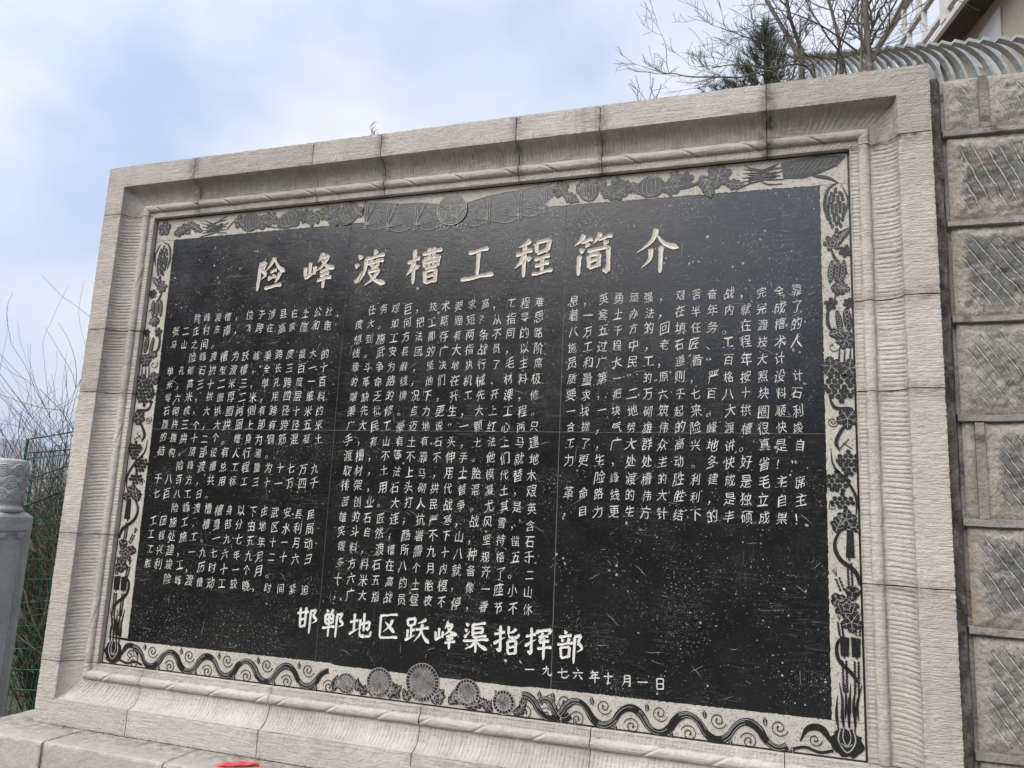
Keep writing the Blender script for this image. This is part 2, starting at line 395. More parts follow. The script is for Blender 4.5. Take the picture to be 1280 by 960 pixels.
def frame_piece(mb, side, t0, t1, mit0, mit1, seed, stain0=0.0, stain1=0.0, raw=0.0, att=None):
    """one run of moulding along a side; mit0/mit1 say whether that end is mitred at the corner"""
    n = max(3, int((t1 - t0 + (FO if mit0 or mit1 else 0)) / 0.0026)); s = np.linspace(0, 1, n)
    st = t0 + (-pO if mit0 else 0 * pO); en = t1 + (pO if mit1 else 0 * pO)
    T = st[None, :] + (en - st)[None, :] * s[:, None]
    r = np.random.default_rng(seed)
    O = pO[None, :] + 0 * T; Yy = pY[None, :] + 0 * T
    if raw == 0:
        endm = np.ones(n)
        # chisel ridges across the hollow and the inner strip
        ph = np.cumsum(1 + smooth_noise(n, 9, seed + 1, 0.28)); ph = ph / ph[-1] * (t1 - t0) / 0.0190
        amp = 0.0040 + smooth_noise(n, 9, seed + 2, 0.0018)
        bend = 0.45 * ((pO - 0.08) / 0.1) ** 2
        gro = (np.abs(np.sin(PI * (ph[:, None] + bend[None, :]))) ** 0.7 - 0.6) * amp[:, None]
        gro += r.normal(0, 0.00045, (n, len(pO)))
        env = np.where(pK == 3, np.clip((pO - 0.086) / 0.012, 0, 1) * np.clip((FI - pO) / 0.006, 0, 1), 0)
        strip = np.where(pK == 1, 0.8, 0)
        phs = ph * 1.12
        gs = (np.abs(np.sin(PI * phs))[:, None] ** 0.8 - 0.6) * 0.0024
        D = gro * env[None, :] + gs * strip[None, :]
        # the bead: shallow diagonal cuts like a loosely twisted rope
        ang = np.arctan2(-(pY + 0.032), (0.0555 - pO))
        tw = 0.27 if side in ('top', 'bottom') else 0.62
        q = (T / tw + ang[None, :] / PI * 0.36 + 0.23 * (seed % 3)) % 1.0
        cut = np.exp(-((q - 0.5) / 0.036) ** 2) * (0.0055 if side in ('top', 'bottom') else 0.0018) - np.exp(-((q - 0.56) / 0.05) ** 2) * 0.0014
        D -= np.where(pK == 2, 1, 0)[None, :] * cut
        D += np.where(pK == 4, 1, 0)[None, :] * r.normal(0, 0.0004, (n, len(pO)))
        D += np.where(pK == 2, 1, 0)[None, :] * smooth_noise(n, 22, seed + 3, 0.0012)[:, None]
        # worn edges and arrises
        wear = smooth_noise(n, 6, seed + 4, 0.0016) + smooth_noise(n, 30, seed + 6, 0.0016)
        first4 = np.argmax(pK == 4)
        Yy[:, first4] += np.abs(wear) * 1.3; O[:, first4] += np.abs(wear)
        last4 = len(pK) - 1 - np.argmax(pK[::-1] == 4)
        O[:, last4] -= np.abs(smooth_noise(n, 5, seed + 7, 0.003)); Yy[:, last4] += np.abs(smooth_noise(n, 5, seed + 8, 0.002))
        if not mit0: T[0] += smooth_noise(len(pO), 4, seed + 9, 0.0016); T[0] += 0.0012
        if not mit1: T[-1] += smooth_noise(len(pO), 4, seed + 10, 0.0016); T[-1] -= 0.0012
        for e, mit in ((0, mit0), (-1, mit1)):      # arris rounded at the joint
            if not mit: D[e] -= 0.0035 + np.abs(smooth_noise(len(pO), 3, seed + 11 + e, 0.003))
    else:
        D = np.zeros_like(T) - raw
    O = O + nO[None, :] * D; Yy = Yy + nY[None, :] * D
    if side == 'top': A = np.stack([T, Yy, PH + O], -1)
    elif side == 'bottom': A = np.stack([T, Yy, -O], -1)
    elif side == 'left': A = np.stack([-O, Yy, T], -1)
    else: A = np.stack([PW + O, Yy, T], -1)
    mb.grid(A, faceflip=side in ('top', 'left'))
    if att is not None:
        d0 = (T - t0) / 0.035; d1 = (t1 - T) / 0.035
        a = np.zeros_like(T)
        if stain0: a = np.maximum(a, stain0 * np.exp(-np.clip(d0, 0, 9) ** 2))
        if stain1: a = np.maximum(a, stain1 * np.exp(-np.clip(d1, 0, 9) ** 2))
        if side == 'top':   # patchy darker tone along the upper hollow and inner strip
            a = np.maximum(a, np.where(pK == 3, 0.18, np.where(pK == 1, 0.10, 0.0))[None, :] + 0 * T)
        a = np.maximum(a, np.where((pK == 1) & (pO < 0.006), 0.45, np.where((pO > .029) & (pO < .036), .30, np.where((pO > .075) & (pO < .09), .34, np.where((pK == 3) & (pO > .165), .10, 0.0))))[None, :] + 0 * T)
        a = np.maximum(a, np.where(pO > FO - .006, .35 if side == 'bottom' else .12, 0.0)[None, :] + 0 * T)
        att.append(a.reshape(-1))
TJ = [0.317, 1.095, 1.505, 2.246, 2.664, 3.412]; TS = [0.6, 0.15, 0.6, 0.6, 0.65, 0.9]
BJ = [0.308, 1.092, 1.892, 2.678, 3.45]
LJ = [2.512, 1.821, 1.457, 0.675, 0.006]; RJ = [2.505, 1.812, 1.432, 0.668, 0.006]
def block(pieces, seed):
    mb = MB(); att = []
    for k, (side, t0, t1, m0, m1, s0, s1) in enumerate(pieces):
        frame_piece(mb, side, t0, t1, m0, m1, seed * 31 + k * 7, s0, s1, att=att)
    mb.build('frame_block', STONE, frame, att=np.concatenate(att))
G = 0.0012
block([('top', 0, TJ[0], True, False, 0, 0.6), ('left', LJ[0], PH, False, True, 0.2, 0)], 1)
for i in range(len(TJ) - 1): block([('top', TJ[i], TJ[i+1], False, False, TS[i], TS[i+1])], 2 + i)
block([('top', TJ[-1], PW, False, True, 1.0, 0), ('right', RJ[0], PH, False, True, 0.2, 0)], 9)
for i in range(4): block([('left', LJ[i+1], LJ[i], False, False, 0.3, 0.3)], 12 + i)
for i in range(4): block([('right', RJ[i+1], RJ[i], False, False, 0.4, 0.5 if i else 0.9)], 18 + i)
block([('bottom', 0, BJ[0], True, False, 0, 0.2), ('left', 0, LJ[-1], True, False, 0, 0.1)], 24)
for i in range(4): block([('bottom', BJ[i], BJ[i+1], False, False, 0.2, 0.2)], 26 + i)
block([('bottom', BJ[-1], PW, False, True, 0.2, 0), ('right', 0, RJ[-1], True, False, 0, 0.2)], 33)
mb = MB()
for side, a, b in (('top', 0, PW), ('bottom', 0, PW), ('left', 0, PH), ('right', 0, PH)):
    frame_piece(mb, side, a, b, True, True, 1, raw=0.012)
mb.box(-FO + 0.012, PW + FO - 0.012, 0.10, 0.16, -FO + 0.012, PH + FO - 0.012)
mb.build('joint_mortar', MORTARDARK, frame)

# ------------------------------------------------------------------ the black tablet
tablet = thing('inscribed_tablet', 'black polished stone tablet carved with pale Chinese lettering and a fruit and vine border', 'inscription tablet', (PW/2, 0.0, 0.0))
VX = [0.0, 1.303, 2.489, PW]; HZ = 1.262
def chip_field(mb, x0, x1, z0, z1, seed):
    r = np.random.default_rng(seed)
    area = (x1 - x0) * (z1 - z0)
    rich = 1.9 if seed in (44, 45, 41) else 0.75
    for _ in range(int(34 * area * rich)):
        cx, cz = r.uniform(x0, x1), r.uniform(z0, z1)
        sp = r.uniform(0.02, 0.11); aspect = r.uniform(0.4, 1.6)
        for _ in range(r.integers(5, 26)):
            px_, pz = cx + r.normal(0, sp) * aspect, cz + r.normal(0, sp) / aspect
            if not (x0 + 0.004 < px_ < x1 - 0.004 and z0 + 0.004 < pz < z1 - 0.004): continue
            sz = 0.0012 * (1 + r.pareto(2.4)); sz = min(sz, 0.008)
            n = r.integers(4, 7); a0 = r.uniform(0, 6.28); el = r.uniform(0.35, 1.0); th = r.uniform(0, PI)
            pts = []
            for k in range(n):
                a = a0 + 2 * PI * k / n; rr = sz * r.uniform(0.55, 1.25)
                u, v = rr * math.cos(a), rr * math.sin(a) * el
                pts.append((px_ + u * math.cos(th) - v * math.sin(th), pz + u * math.sin(th) + v * math.cos(th)))
            mb.prism(pts, 0, -0.0011 - 0.0002 * r.random(), side=False)
    for _ in range(int(30 * area)):
        cx, cz = r.uniform(x0 + 0.03, x1 - 0.03), r.uniform(z0 + 0.03, z1 - 0.03)
        th = r.choice([0.0, 0.15, PI/2, 0.6, -0.6]) + r.normal(0, 0.15); ln_ = r.uniform(0.012, 0.075)
        n = 6; pts = []
        for k in range(n):
            u = (k / (n - 1) - 0.5) * ln_; w = r.normal(0, 0.0012)
            pts.append((min(max(cx + u * math.cos(th) - w * math.sin(th), x0 + 0.003), x1 - 0.003), min(max(cz + u * math.sin(th) + w * math.cos(th), z0 + 0.003), z1 - 0.003)))
        mb.ribbon(pts, [0.0003, 0.0010, 0.0014, 0.0013, 0.0009, 0.0003], -0.0014)
for i in range(3):
    for j in range(2):
        x0, x1 = VX[i] + (0.0019 if i else -0.006), VX[i+1] - (0.0019 if i < 2 else -0.006)
        z0, z1 = (HZ + 0.0022, PH + 0.006) if j else (-0.006, HZ - 0.0022)
        mb = MB(); mb.box(x0, x1, 0.0, 0.05, z0, z1)
        mb.cur = 1; chip_field(mb, max(x0, 0.14), min(x1, 3.62), max(z0, 0.14), min(z1, 2.36), 40 + i * 2 + j)
        mb.build('tablet_slab', [SLATE, CHIP_M], tablet)
mb = MB(); mb.box(-0.004, PW + 0.004, 0.003, 0.048, HZ - 0.002, HZ + 0.002)
for x in VX[1:3]:
    mb.box(x - 0.0017, x + 0.0017, 0.003, 0.048, -0.004, HZ - 0.002); mb.box(x - 0.0017, x + 0.0017, 0.003, 0.048, HZ + 0.002, PH + 0.004)
mb.build('joint_filler', SEAM_M, tablet)

# --- brush lettering: every stroke drawn by hand on a 100 x 100 square (x right, y down)
#     h level, s upright, p left-falling, n right-falling, d dot, t rising, z angular, g hooked
PROFILE = {'h': [(0, .55), (.06, 1.0), (.25, .78), (.6, .7), (.85, .95), (.95, 1.15), (1, .6)],
           's': [(0, .6), (.05, 1.15), (.2, .9), (.6, .85), (.9, .8), (1, .3)],
           'p': [(0, .6), (.06, 1.15), (.3, .95), (.65, .65), (1, .1)],
           'n': [(0, .3), (.3, .6), (.62, .95), (.8, 1.3), (.88, 1.1), (1, .08)],
           'd': [(0, .2), (.35, .8), (.75, 1.25), (.92, 1.0), (1, .4)],
           't': [(0, .6), (.12, 1.15), (.5, .75), (1, .1)],
           'z': [(0, .6), (.07, 1.0), (.5, .85), (.92, 1.0), (1, .6)],
           'g': [(0, .6), (.07, 1.0), (.5, .85), (.8, .9), (1, .1)]}
GLY = {
'险': 'z 12,24 34,17 24,40|p 24,40 36,54 22,68|s 17,24 13,100|p 62,4 52,24 34,46|n 62,8 76,32 99,50|h 52,46 72,42|d 48,58 54,70|d 62,54 66,66|p 84,50 78,66 70,80|h 38,93 92,85',
'峰': 's 20,34 20,70|s 6,48 6,74|t 4,78 20,72 38,62|s 36,46 35,70|p 58,8 52,22 44,36|z 52,24 76,17|p 76,17 60,44 38,62|n 54,30 70,46 98,56|h 52,62 80,56|h 54,73 82,68|h 46,86 90,80|s 66,54 65,110',
'渡': 'd 12,14 24,26|d 4,40 15,48|t 8,90 14,84 27,60|d 60,2 67,14|h 36,26 92,18|p 38,26 34,62 18,94|h 42,40 90,33|s 55,30 56,52|s 73,27 72,50|h 55,52 74,49|z 44,64 78,58|p 78,58 62,82 36,102|n 48,68 68,88 100,99',
'槽': 'h 2,42 38,32|s 22,8 21,102|p 21,42 13,62 0,78|d 26,50 35,60|h 44,22 100,13|s 49,36 53,58|z 49,36 92,29 88,56|s 63,6 64,56|s 77,4 76,54|h 51,46 90,42|h 53,60 88,56|s 54,68 56,102|z 54,68 85,64 84,100|h 57,83 83,80|h 57,99 84,96',
'工': 'h 22,17 80,7|s 52,14 50,84|h 2,93 98,82',
'程': 'p 40,8 28,17 10,25|h 2,44 46,34|s 26,20 25,104|p 25,46 16,64 0,80|d 30,50 42,60|s 55,16 58,42|z 55,16 90,9 85,38|h 58,42 86,37|h 52,58 92,52|h 54,75 90,69|s 72,56 72,90|h 46,96 100,89',
'简': 'p 26,2 18,17 2,30|h 20,20 48,14|d 32,22 38,33|p 68,0 60,14 48,27|h 62,15 96,9|d 76,19 83,29|d 16,37 26,47|s 16,54 14,106|z 34,45 88,36|g 88,36 87,100 74,92|s 39,56 40,88|z 39,56 65,52 64,86|h 41,70 63,67|h 41,86 64,83',
'介': 'p 50,0 38,30 2,58|n 49,14 68,38 102,52|p 36,48 34,74 14,96|s 61,44 58,110',
'邯': 'h 0,32 54,23|s 14,10 16,86|s 40,6 40,84|h 16,56 40,52|h 16,84 40,81|z 62,20 88,13 76,38|p 76,38 92,54 72,68|s 64,20 62,110',
'郸': 'd 14,2 21,14|p 44,0 36,14 32,18|s 9,24 12,58|z 9,24 46,18 44,56|h 12,40 45,37|h 12,57 44,54|h -2,76 56,67|s 28,20 27,110|z 62,20 88,13 76,38|p 76,38 92,54 72,68|s 64,20 62,110',
'地': 'h 0,42 38,34|s 20,8 20,78|t -2,90 18,78 42,64|z 42,50 90,35|g 90,35 85,66 72,60|s 64,4 64,74|s 47,28 46,70|n 46,70 50,90 72,93|g 72,93 94,90 98,70',
'区': 'h 10,10 88,2|p 66,22 56,46 28,72|d 34,34 54,50 76,72|s 14,12 13,94|h 13,94 92,89',
'跃': 's 8,14 11,37|z 8,14 42,7 38,34|h 11,36 38,33|s 25,36 25,80|h 25,55 42,51|s 10,52 10,84|t 0,93 20,83 44,70|p 88,8 72,18 52,26|h 46,49 100,39|p 73,26 66,62 40,96|n 70,50 82,76 106,97',
'渠': 'd 6,8 18,18|d 2,30 14,38|t 2,60 10,54 24,36|h 34,11 88,3|s 36,11 36,56|z 38,25 77,20 75,40|h 38,42 75,38|h 36,57 92,50|h -2,74 102,62|s 50,56 50,114|p 46,72 34,90 6,104|n 54,70 68,86 98,100',
'指': 'h 0,36 42,27|g 24,4 25,98 10,88|t -2,72 20,58 44,44|p 86,10 74,22 56,29|s 56,4 56,34|n 56,34 62,44 80,43|g 80,43 95,40 97,28|s 54,58 56,104|z 54,58 87,53 86,102|h 56,79 86,76|h 56,102 86,99',
'挥': 'h 0,36 40,27|g 22,4 23,98 8,88|t -2,72 18,58 42,44|d 46,8 44,24|z 46,15 98,5 90,22|h 50,34 88,29|z 66,18 54,53|h 54,53 92,47|h 46,76 102,68|s 71,36 71,114',
'部': 'd 24,0 32,12|h 4,25 52,17|d 14,30 21,41|p 44,26 38,40 35,44|h -2,52 58,43|s 11,62 15,98|z 11,62 46,57 43,94|h 15,97 43,93|z 62,20 88,13 76,40|p 76,40 92,58 72,74|s 64,20 62,114',
'一': 'h 4,54 94,48', '九': 'p 44,6 40,50 4,92|z 8,36 62,28|n 62,28 60,70 70,88|g 70,88 92,88 96,66', '七': 'h 2,48 96,34|s 42,6 42,72|n 42,72 48,88 70,90|g 70,90 90,88 94,70',
'六': 'd 44,4 54,18|h 2,38 98,30|p 36,52 26,72 4,92|n 60,50 76,70 94,90', '年': 'p 36,2 26,20 8,34|h 30,22 86,14|h 28,42 80,36|s 28,42 28,66|h 2,70 98,62|s 56,18 56,110',
'十': 'h 8,40 92,34|s 50,2 50,98|h 34,96 70,92', '月': 'p 26,8 26,60 6,100|z 26,8 76,4|g 76,4 76,98 62,90|h 28,34 74,31|h 28,60 74,57', '日': 's 20,10 22,100|z 20,10 78,6 76,98|h 22,52 76,50|h 22,96 76,93'}
def crom(pts, n=14):
    if len(pts) == 2:
        a, b = np.array(pts[0], float), np.array(pts[1], float)
        return np.array([a + (b - a) * i / n for i in range(n + 1)])
    P = np.array([2*np.array(pts[0]) - np.array(pts[1])] + list(pts) + [2*np.array(pts[-1]) - np.array(pts[-2])], float)
    o = []
    for i in range(1, len(P) - 2):
        for k in range(n if i < len(P) - 3 else n + 1):
            t = k / n
            o.append(0.5 * ((2*P[i]) + (-P[i-1] + P[i+1])*t + (2*P[i-1] - 5*P[i] + 4*P[i+1] - P[i+2])*t*t + (-P[i-1] + 3*P[i] - 3*P[i+1] + P[i+2])*t**3))
    return np.array(o)
def brush(mb, ch, cx, cz, size, w, rng, deep=0.006, sx=1.0):
    layer = 0
    for st in GLY[ch].split('|'):
        ty, *pp = st.split(' ')
        pts = [tuple(float(q) for q in p.split(',')) for p in pp]
        segs = [pts[i:i+2] for i in range(len(pts) - 1)] if ty in 'zg' else [pts]
        for si, sg in enumerate(segs):
            C = crom(sg, 12)
            prof = PROFILE[ty if (ty != 'g' or si == len(segs) - 1) else 'z']
            s = np.linspace(0, 1, len(C)); wd = np.interp(s, [q[0] for q in prof], [q[1] for q in prof]) * w * rng.uniform(0.92, 1.1)
            L_ = np.sum(np.linalg.norm(np.diff(C, axis=0), axis=1)) / 100 * size
            if ty in 'h': C[:, 1] += 2.0 * np.sin(s * PI * 2) * 0.6
            C = C + rng.normal(0, 0.35, C.shape)
            # rounded tips
            d = np.minimum(s, 1 - s) * L_
            P = [(cx + (q[0] - 50) / 100 * size * sx, cz - (q[1] - 50) / 100 * size) for q in C]
            mb.ribbon(P, wd, -deep - 0.00012 * layer, y0=0.001, yc=-0.0012 - 0.0001 * layer)
            layer += 1
rng = np.random.default_rng(5)
mb = MB()
for ch, x, z in zip('险峰渡槽工程简介', [0.822, 1.134, 1.439, 1.748, 2.041, 2.332, 2.626, 2.924], [2.122, 2.135, 2.118, 2.112, 2.096, 2.116, 2.112, 2.112]):
    mb = MB(); brush(mb, ch, x, z, 0.195 if ch != '工' else 0.18, 0.0225, rng, 0.0060)
    mb.build('title_character', TITLE_M, tablet)
for k, ch in enumerate('邯郸地区跃峰渠指挥部'):
    mb = MB(); brush(mb, ch, 1.243 + 0.1479 * k, 0.328 + rng.normal(0, 0.002), 0.119, 0.0126, rng, 0.003)
    mb.build('signature_character', SIGN_M, tablet)
for ch, x in zip('一九七六年十月一日', [2.391, 2.470, 2.541, 2.609, 2.682, 2.742, 2.823, 2.889, 2.962]):
    mb = MB(); brush(mb, ch, x, 0.208 + rng.normal(0, 0.002), 0.047, 0.0050, rng, 0.0025)
    mb.build('date_character', BODY_M, tablet)

# --- body text, three columns of fifteen characters
C1 = ['　　险峰渡槽，位于涉县白土公社', '张二庄村东南，飞跨在高家崖和跑', '马山之间。', '　　险峰渡槽为跃峰渠跨度最大的', '单孔砌石拱型渡槽，全长三百一十',
 '米，高三十二米三，单孔跨度一百', '零六米，拱圈厚二米，用四层细料', '石砌成，大拱圈两侧有跨径十米的', '腹拱三个，大拱圈上部有跨径五米', '的腹拱十二个。槽身为钢筋混凝土', '结构。顶部设有人行道。',
 '　　险峰渡槽总工程量为十七万九', '千八百方，共用标工三十一万四千', '七百八工日。', '　　险峰渡槽槽身以下由武安县民', '工团施工，槽身部分由地区水利局', '工程处施工。一九七五年十一月动', '工兴建，一九七六年九月二十六日', '胜利竣工，历时十一个月。', '　　险峰渡槽动工较晚，时间紧迫']
C2 = ['　任务艰巨，技术要求高，工程难', '度大。如何把工期缩短？从指导思', '想到施工方法都存有两条不同的路', '线。武安县团的广大指战员，以阶', '级斗争为纲，坚决地执行了毛主席', '的革命路线，他们在机械、材料极', '端缺乏的情况下，开工先开课，修', '渠先批修。自力更生，大上工程。', '广大民工豪迈地说“一颗红心两只',
 '手，有山有土有石头，土法上马建', '渡槽，不等不靠不伸手。他们就地', '取材，土法上马，用土胎模代替木', '排架，用石头砌拱代替混凝土，艰', '苦创业。大打人民战争。尤其是英', '雄的石匠连，抗严寒，战风雪，含', '笑斗自然，酷署不下山，坚持凿石', '锻料，渡槽所需九十八种规格五千', '多方料石在八个月内就备齐了。二', '十六米五高的土胎模，像一座小山', '，广大指战员昼夜不停，春节不休']
C3 = ['息，英勇顽强，艰苦奋战，完全靠', '着一套土办法，在半年内就完成了', '八万五千方的回填任务。在渡槽的', '施工过程中，老石匠、工程技术人', '员和广大民工，遵循“百年大计　', '质量第一”的原则，严格按照设计', '要求，把二万六千七百八十块料石', '一块一块地砌筑起来。大拱圈顺利', '合拢，气势雄伟的险峰渡槽很快竣',
 '工了，广大群众高兴地讲。真是自', '力更生，处处主动。多快好省！”', '　　险峰渡槽的胜利建成是毛主席', '革命路线的伟大胜利，是独立自主', '，自力更生方针结下的丰硕成果！']
chars = sorted(set(''.join(C1 + C2 + C3)) - {'　'})
tmp = []
for ch in chars:
    cu = bpy.data.curves.new('glyph', 'FONT'); cu.body = ch; cu.size = 1.0; cu.resolution_u = 2; cu.fill_mode = 'FRONT'; cu.offset = -0.004
    o = bpy.data.objects.new('glyph', cu); COL.objects.link(o); tmp.append((ch, o, cu))
dg = bpy.context.evaluated_depsgraph_get(); dg.update()
GM = {}
for ch, o, cu in tmp:
    e = o.evaluated_get(dg); me = e.to_mesh()
    V = np.array([v.co[:2] for v in me.vertices]).reshape(-1, 2); F = [tuple(p.vertices) for p in me.polygons]
    if len(V):
        # turn the even sans strokes towards brush work: thin the level strokes, swell their lower right ends
        cnt = {}
        for f_ in F:
            for q in range(len(f_)):
                a, b = f_[q], f_[(q + 1) % len(f_)]
                cnt[(a, b)] = 1
        nrm_ = np.zeros((len(V), 2)); cor = [[] for _ in V]
        for (a, b) in cnt:
            if (b, a) in cnt: continue
            d = V[b] - V[a]; l = math.hypot(*d)
            if l < 1e-6: continue
            q = np.array([d[1], -d[0]]) / l
            for i_ in (a, b): nrm_[i_] += q; cor[i_].append(q)
        sgn = 1.0 if sum((V[f_[1]][0]-V[f_[0]][0])*(V[f_[2]][1]-V[f_[0]][1]) - (V[f_[2]][0]-V[f_[0]][0])*(V[f_[1]][1]-V[f_[0]][1]) for f_ in F) > 0 else -1.0
        nrm_ *= sgn; ll = np.linalg.norm(nrm_, axis=1); ok = ll > 1e-6
        u_ = np.zeros_like(nrm_); u_[ok] = nrm_[ok] / ll[ok, None]
        D_ = -(0.0040 + 0.0055 * np.abs(u_[:, 1]) ** 2)
        sharp = np.array([len(c_) >= 2 and abs(float(c_[0] @ c_[1])) < 0.6 for c_ in cor])
        D_ = np.where(sharp, 0.015 * (u_ @ np.array([0.75, -0.66])) - 0.003, D_)
        V = V + u_ * D_[:, None]
    GM[ch] = (V, F); e.to_mesh_clear()
for ch, o, cu in tmp:
    bpy.data.objects.remove(o); bpy.data.curves.remove(cu)
ref = np.concatenate([GM[c][0] for c in '险峰渡槽国团' if c in GM and len(GM[c][0])])
rx0, rx1 = ref[:, 0].min(), ref[:, 0].max(); ry0, ry1 = ref[:, 1].min(), ref[:, 1].max()
EMC = ((rx0 + rx1) / 2, (ry0 + ry1) / 2); EMS = 1.0 / (ry1 - ry0)
def column(rows, x0, pitch, z0, seed):
    r = np.random.default_rng(seed)
    for i, row in enumerate(rows):
        mb = MB()
        for k, ch in enumerate(row):
            if ch == '　': continue
            V, F = GM[ch]
            if not len(V): continue
            P = (V - np.array(EMC)) * EMS
            punct = ch in '，。、？！“”'
            # brush habit of the carver: narrow, rising to the right, a slight swing in every stroke
            sz = 0.0535 * r.uniform(0.88, 1.10)
            a = r.normal(0, 0.05)
            u, v = P[:, 0] * (0.80 if not punct else 0.95), P[:, 1]
            v = v + 0.16 * u + 0.045 * np.sin(u * 6 + r.uniform(0, 6)); u = u + 0.04 * np.sin(v * 6 + r.uniform(0, 6)) + 0.05 * v
            u = u + r.normal(0, 0.006, len(u)); v = v + r.normal(0, 0.006, len(v))
            x = x0 + pitch * k + r.normal(0, 0.0024) + sz * (u * math.cos(a) - v * math.sin(a))
            z = z0 - 0.075 * i + 0.0016 * math.sin(k * .9 + i * 1.7) + r.normal(0, 0.0018) + sz * (u * math.sin(a) + v * math.cos(a))
            mb.add([(x[q], -0.0026, z[q]) for q in range(len(x))], F)
        mb.build('inscription_line', BODY_M, tablet)
column(C1, 0.2275, 0.0704, 1.888, 11); column(C2, 1.397, 0.0694, 1.886, 12); column(C3, 2.541, 0.0703, 1.884, 13)

# --- carved border
BL, BR, BT, BB = 0.142, 0.120, 0.134, 0.140
Y0, YB, YR, YL = 0.001, -0.0022, -0.0052, -0.0064         # back, cream ground, black relief, incised line
def rag(x0, z0, x1, z1, seed, amp=0.004):
    r = np.random.default_rng(seed); amp = amp * 0.35; n = max(2, int(math.hypot(x1-x0, z1-z0) / 0.009))
    dx, dz = x1 - x0, z1 - z0; l = math.hypot(dx, dz)
    return [(x0 + dx*i/n - dz/l*r.normal(0, amp)*(0 < i < n), z0 + dz*i/n + dx/l*r.normal(0, amp)*(0 < i < n)) for i in range(n + 1)]
mb = MB()
E_ = 0.008  # bare black slab left here draws the recess shadow line along the frame
mb.prism([(E_, PH-E_)] + rag(E_, PH-BT-0.0, 1.385, PH-BT+0.004, 1)[0:] + [(1.365, 2.43), (1.375, PH-E_)], Y0, YB)
mb.prism([(2.405, PH-E_), (2.43, 2.42), (2.375, PH-BT+0.012)] + rag(2.40, PH-BT, PW-BR, PH-BT-0.012, 2) + [(PW-E_, PH-BT-0.012), (PW-E_, PH-E_)], Y0, YB)
mb.prism([(1.38, PH-E_), (1.40, 2.475), (1.50, 2.468), (1.58, 2.455), (1.70, 2.45), (1.80, 2.435), (1.885, 2.43), (1.97, 2.428), (2.08, 2.452), (2.17, 2.462), (2.27, 2.468), (2.40, 2.482), (2.403, PH-E_)], Y0, YB)
mb.prism([(E_, PH-BT-0.0025)] + [(E_, BB+0.002)] + rag(BL+0.012, BB+0.002, BL-0.006, PH-BT-0.0025, 3, 0.003), Y0, YB)
mb.prism([(PW-E_, BB+0.002)] + [(PW-E_, PH-BT-0.0145)] + rag(PW-BR, PH-BT-0.0145, PW-BR-0.004, BB+0.002, 4, 0.003), Y0, YB)
mb.prism([(E_, E_), (PW-E_, E_)] + [(PW-E_, BB)] + rag(PW-BR, BB, 2.40, BB-0.006, 5, 0.003) + rag(2.36, BB-0.012, 1.42, BB-0.012, 9, 0.002) + rag(1.38, BB-0.004, BL, BB-0.012, 6, 0.003) + [(E_, BB)], Y0, YB)
mb.build('border_ground', CREAM, tablet)

rb = np.random.default_rng(21)
REL = MB(); LIN = MB()      # black relief, pale incised lines
_ly = [0]; SC = [1.0]
def yr():
    _ly[0] = (_ly[0] + 1) % 12; return YR - 0.00006 * _ly[0]
def blob(x, z, rx, rz, a=0, n=16, jit=0.04):
    o = []
    for k in range(n):
        t = 2*PI*k/n; u, v = rx*math.cos(t)*(1+rb.normal(0, jit)), rz*math.sin(t)*(1+rb.normal(0, jit))
        o.append((x + u*math.cos(a) - v*math.sin(a), z + u*math.sin(a) + v*math.cos(a)))
    return o
def R(poly): REL.prism(poly, YB + 0.001, yr())
def rline(pts, w): REL.ribbon(crom(pts, 8) if len(pts) > 2 else pts, w, yr(), y0=YB+0.001)
def line(pts, w=0.0022, n=6): LIN.ribbon(crom(pts, n), w, YL - 0.00008 * rb.integers(0, 9))
def tap(pts, w, w0=0.25, w1=0.15, n=10):
    C = crom(pts, n); s = np.linspace(0, 1, len(C))
    REL.ribbon([tuple(q) for q in C], w * np.interp(s, [0, .25, .6, 1], [w0, 1, .9, w1]), yr(), y0=YB+0.001)
def leaf(x, z, L_, wd, a, veins=3):
    L_ *= SC[0]; wd *= min(1.15, SC[0])
    pts = []
    for k in range(13):
        t = k / 12; pts.append((t, wd * math.sin(PI * t ** 0.8) * 0.5 * (1 + 0.18 * math.sin(t * 22))))
    out = pts + [(t, -w) for t, w in reversed(pts[1:-1])]
    f = lambda t, w: (x + L_*(t*math.cos(a) - w*math.sin(a)), z + L_*(t*math.sin(a) + w*math.cos(a)))
    R([f(*q) for q in out])
    line([f(0.05, 0), f(0.95, 0)], 0.0022)
    for k in range(veins):
        t = 0.2 + 0.6 * k / veins
        for sg in (1, -1): line([f(t, 0), f(t + 0.18, sg * wd * 0.34)], 0.0016)
def lobed(x, z, r, a, lobes=5):
    r *= SC[0]
    pts = []
    for k in range(40):
        t = 2*PI*k/40; rr = r * (0.70 + 0.30 * abs(math.cos(lobes * t / 2)) ** 0.7) * (1 + rb.normal(0, 0.03))
        pts.append((x + rr*math.cos(t+a), z + rr*math.sin(t+a)))
    R(pts)
    for k in range(lobes):
        t = a + 2*PI*k/lobes
        line([(x, z), (x + 0.9*r*math.cos(t), z + 0.9*r*math.sin(t))], 0.002)
        for sg in (-1, 1):
            line([(x + .45*r*math.cos(t), z + .45*r*math.sin(t)), (x + .7*r*math.cos(t+sg*.35), z + .7*r*math.sin(t+sg*.35))], 0.0014)
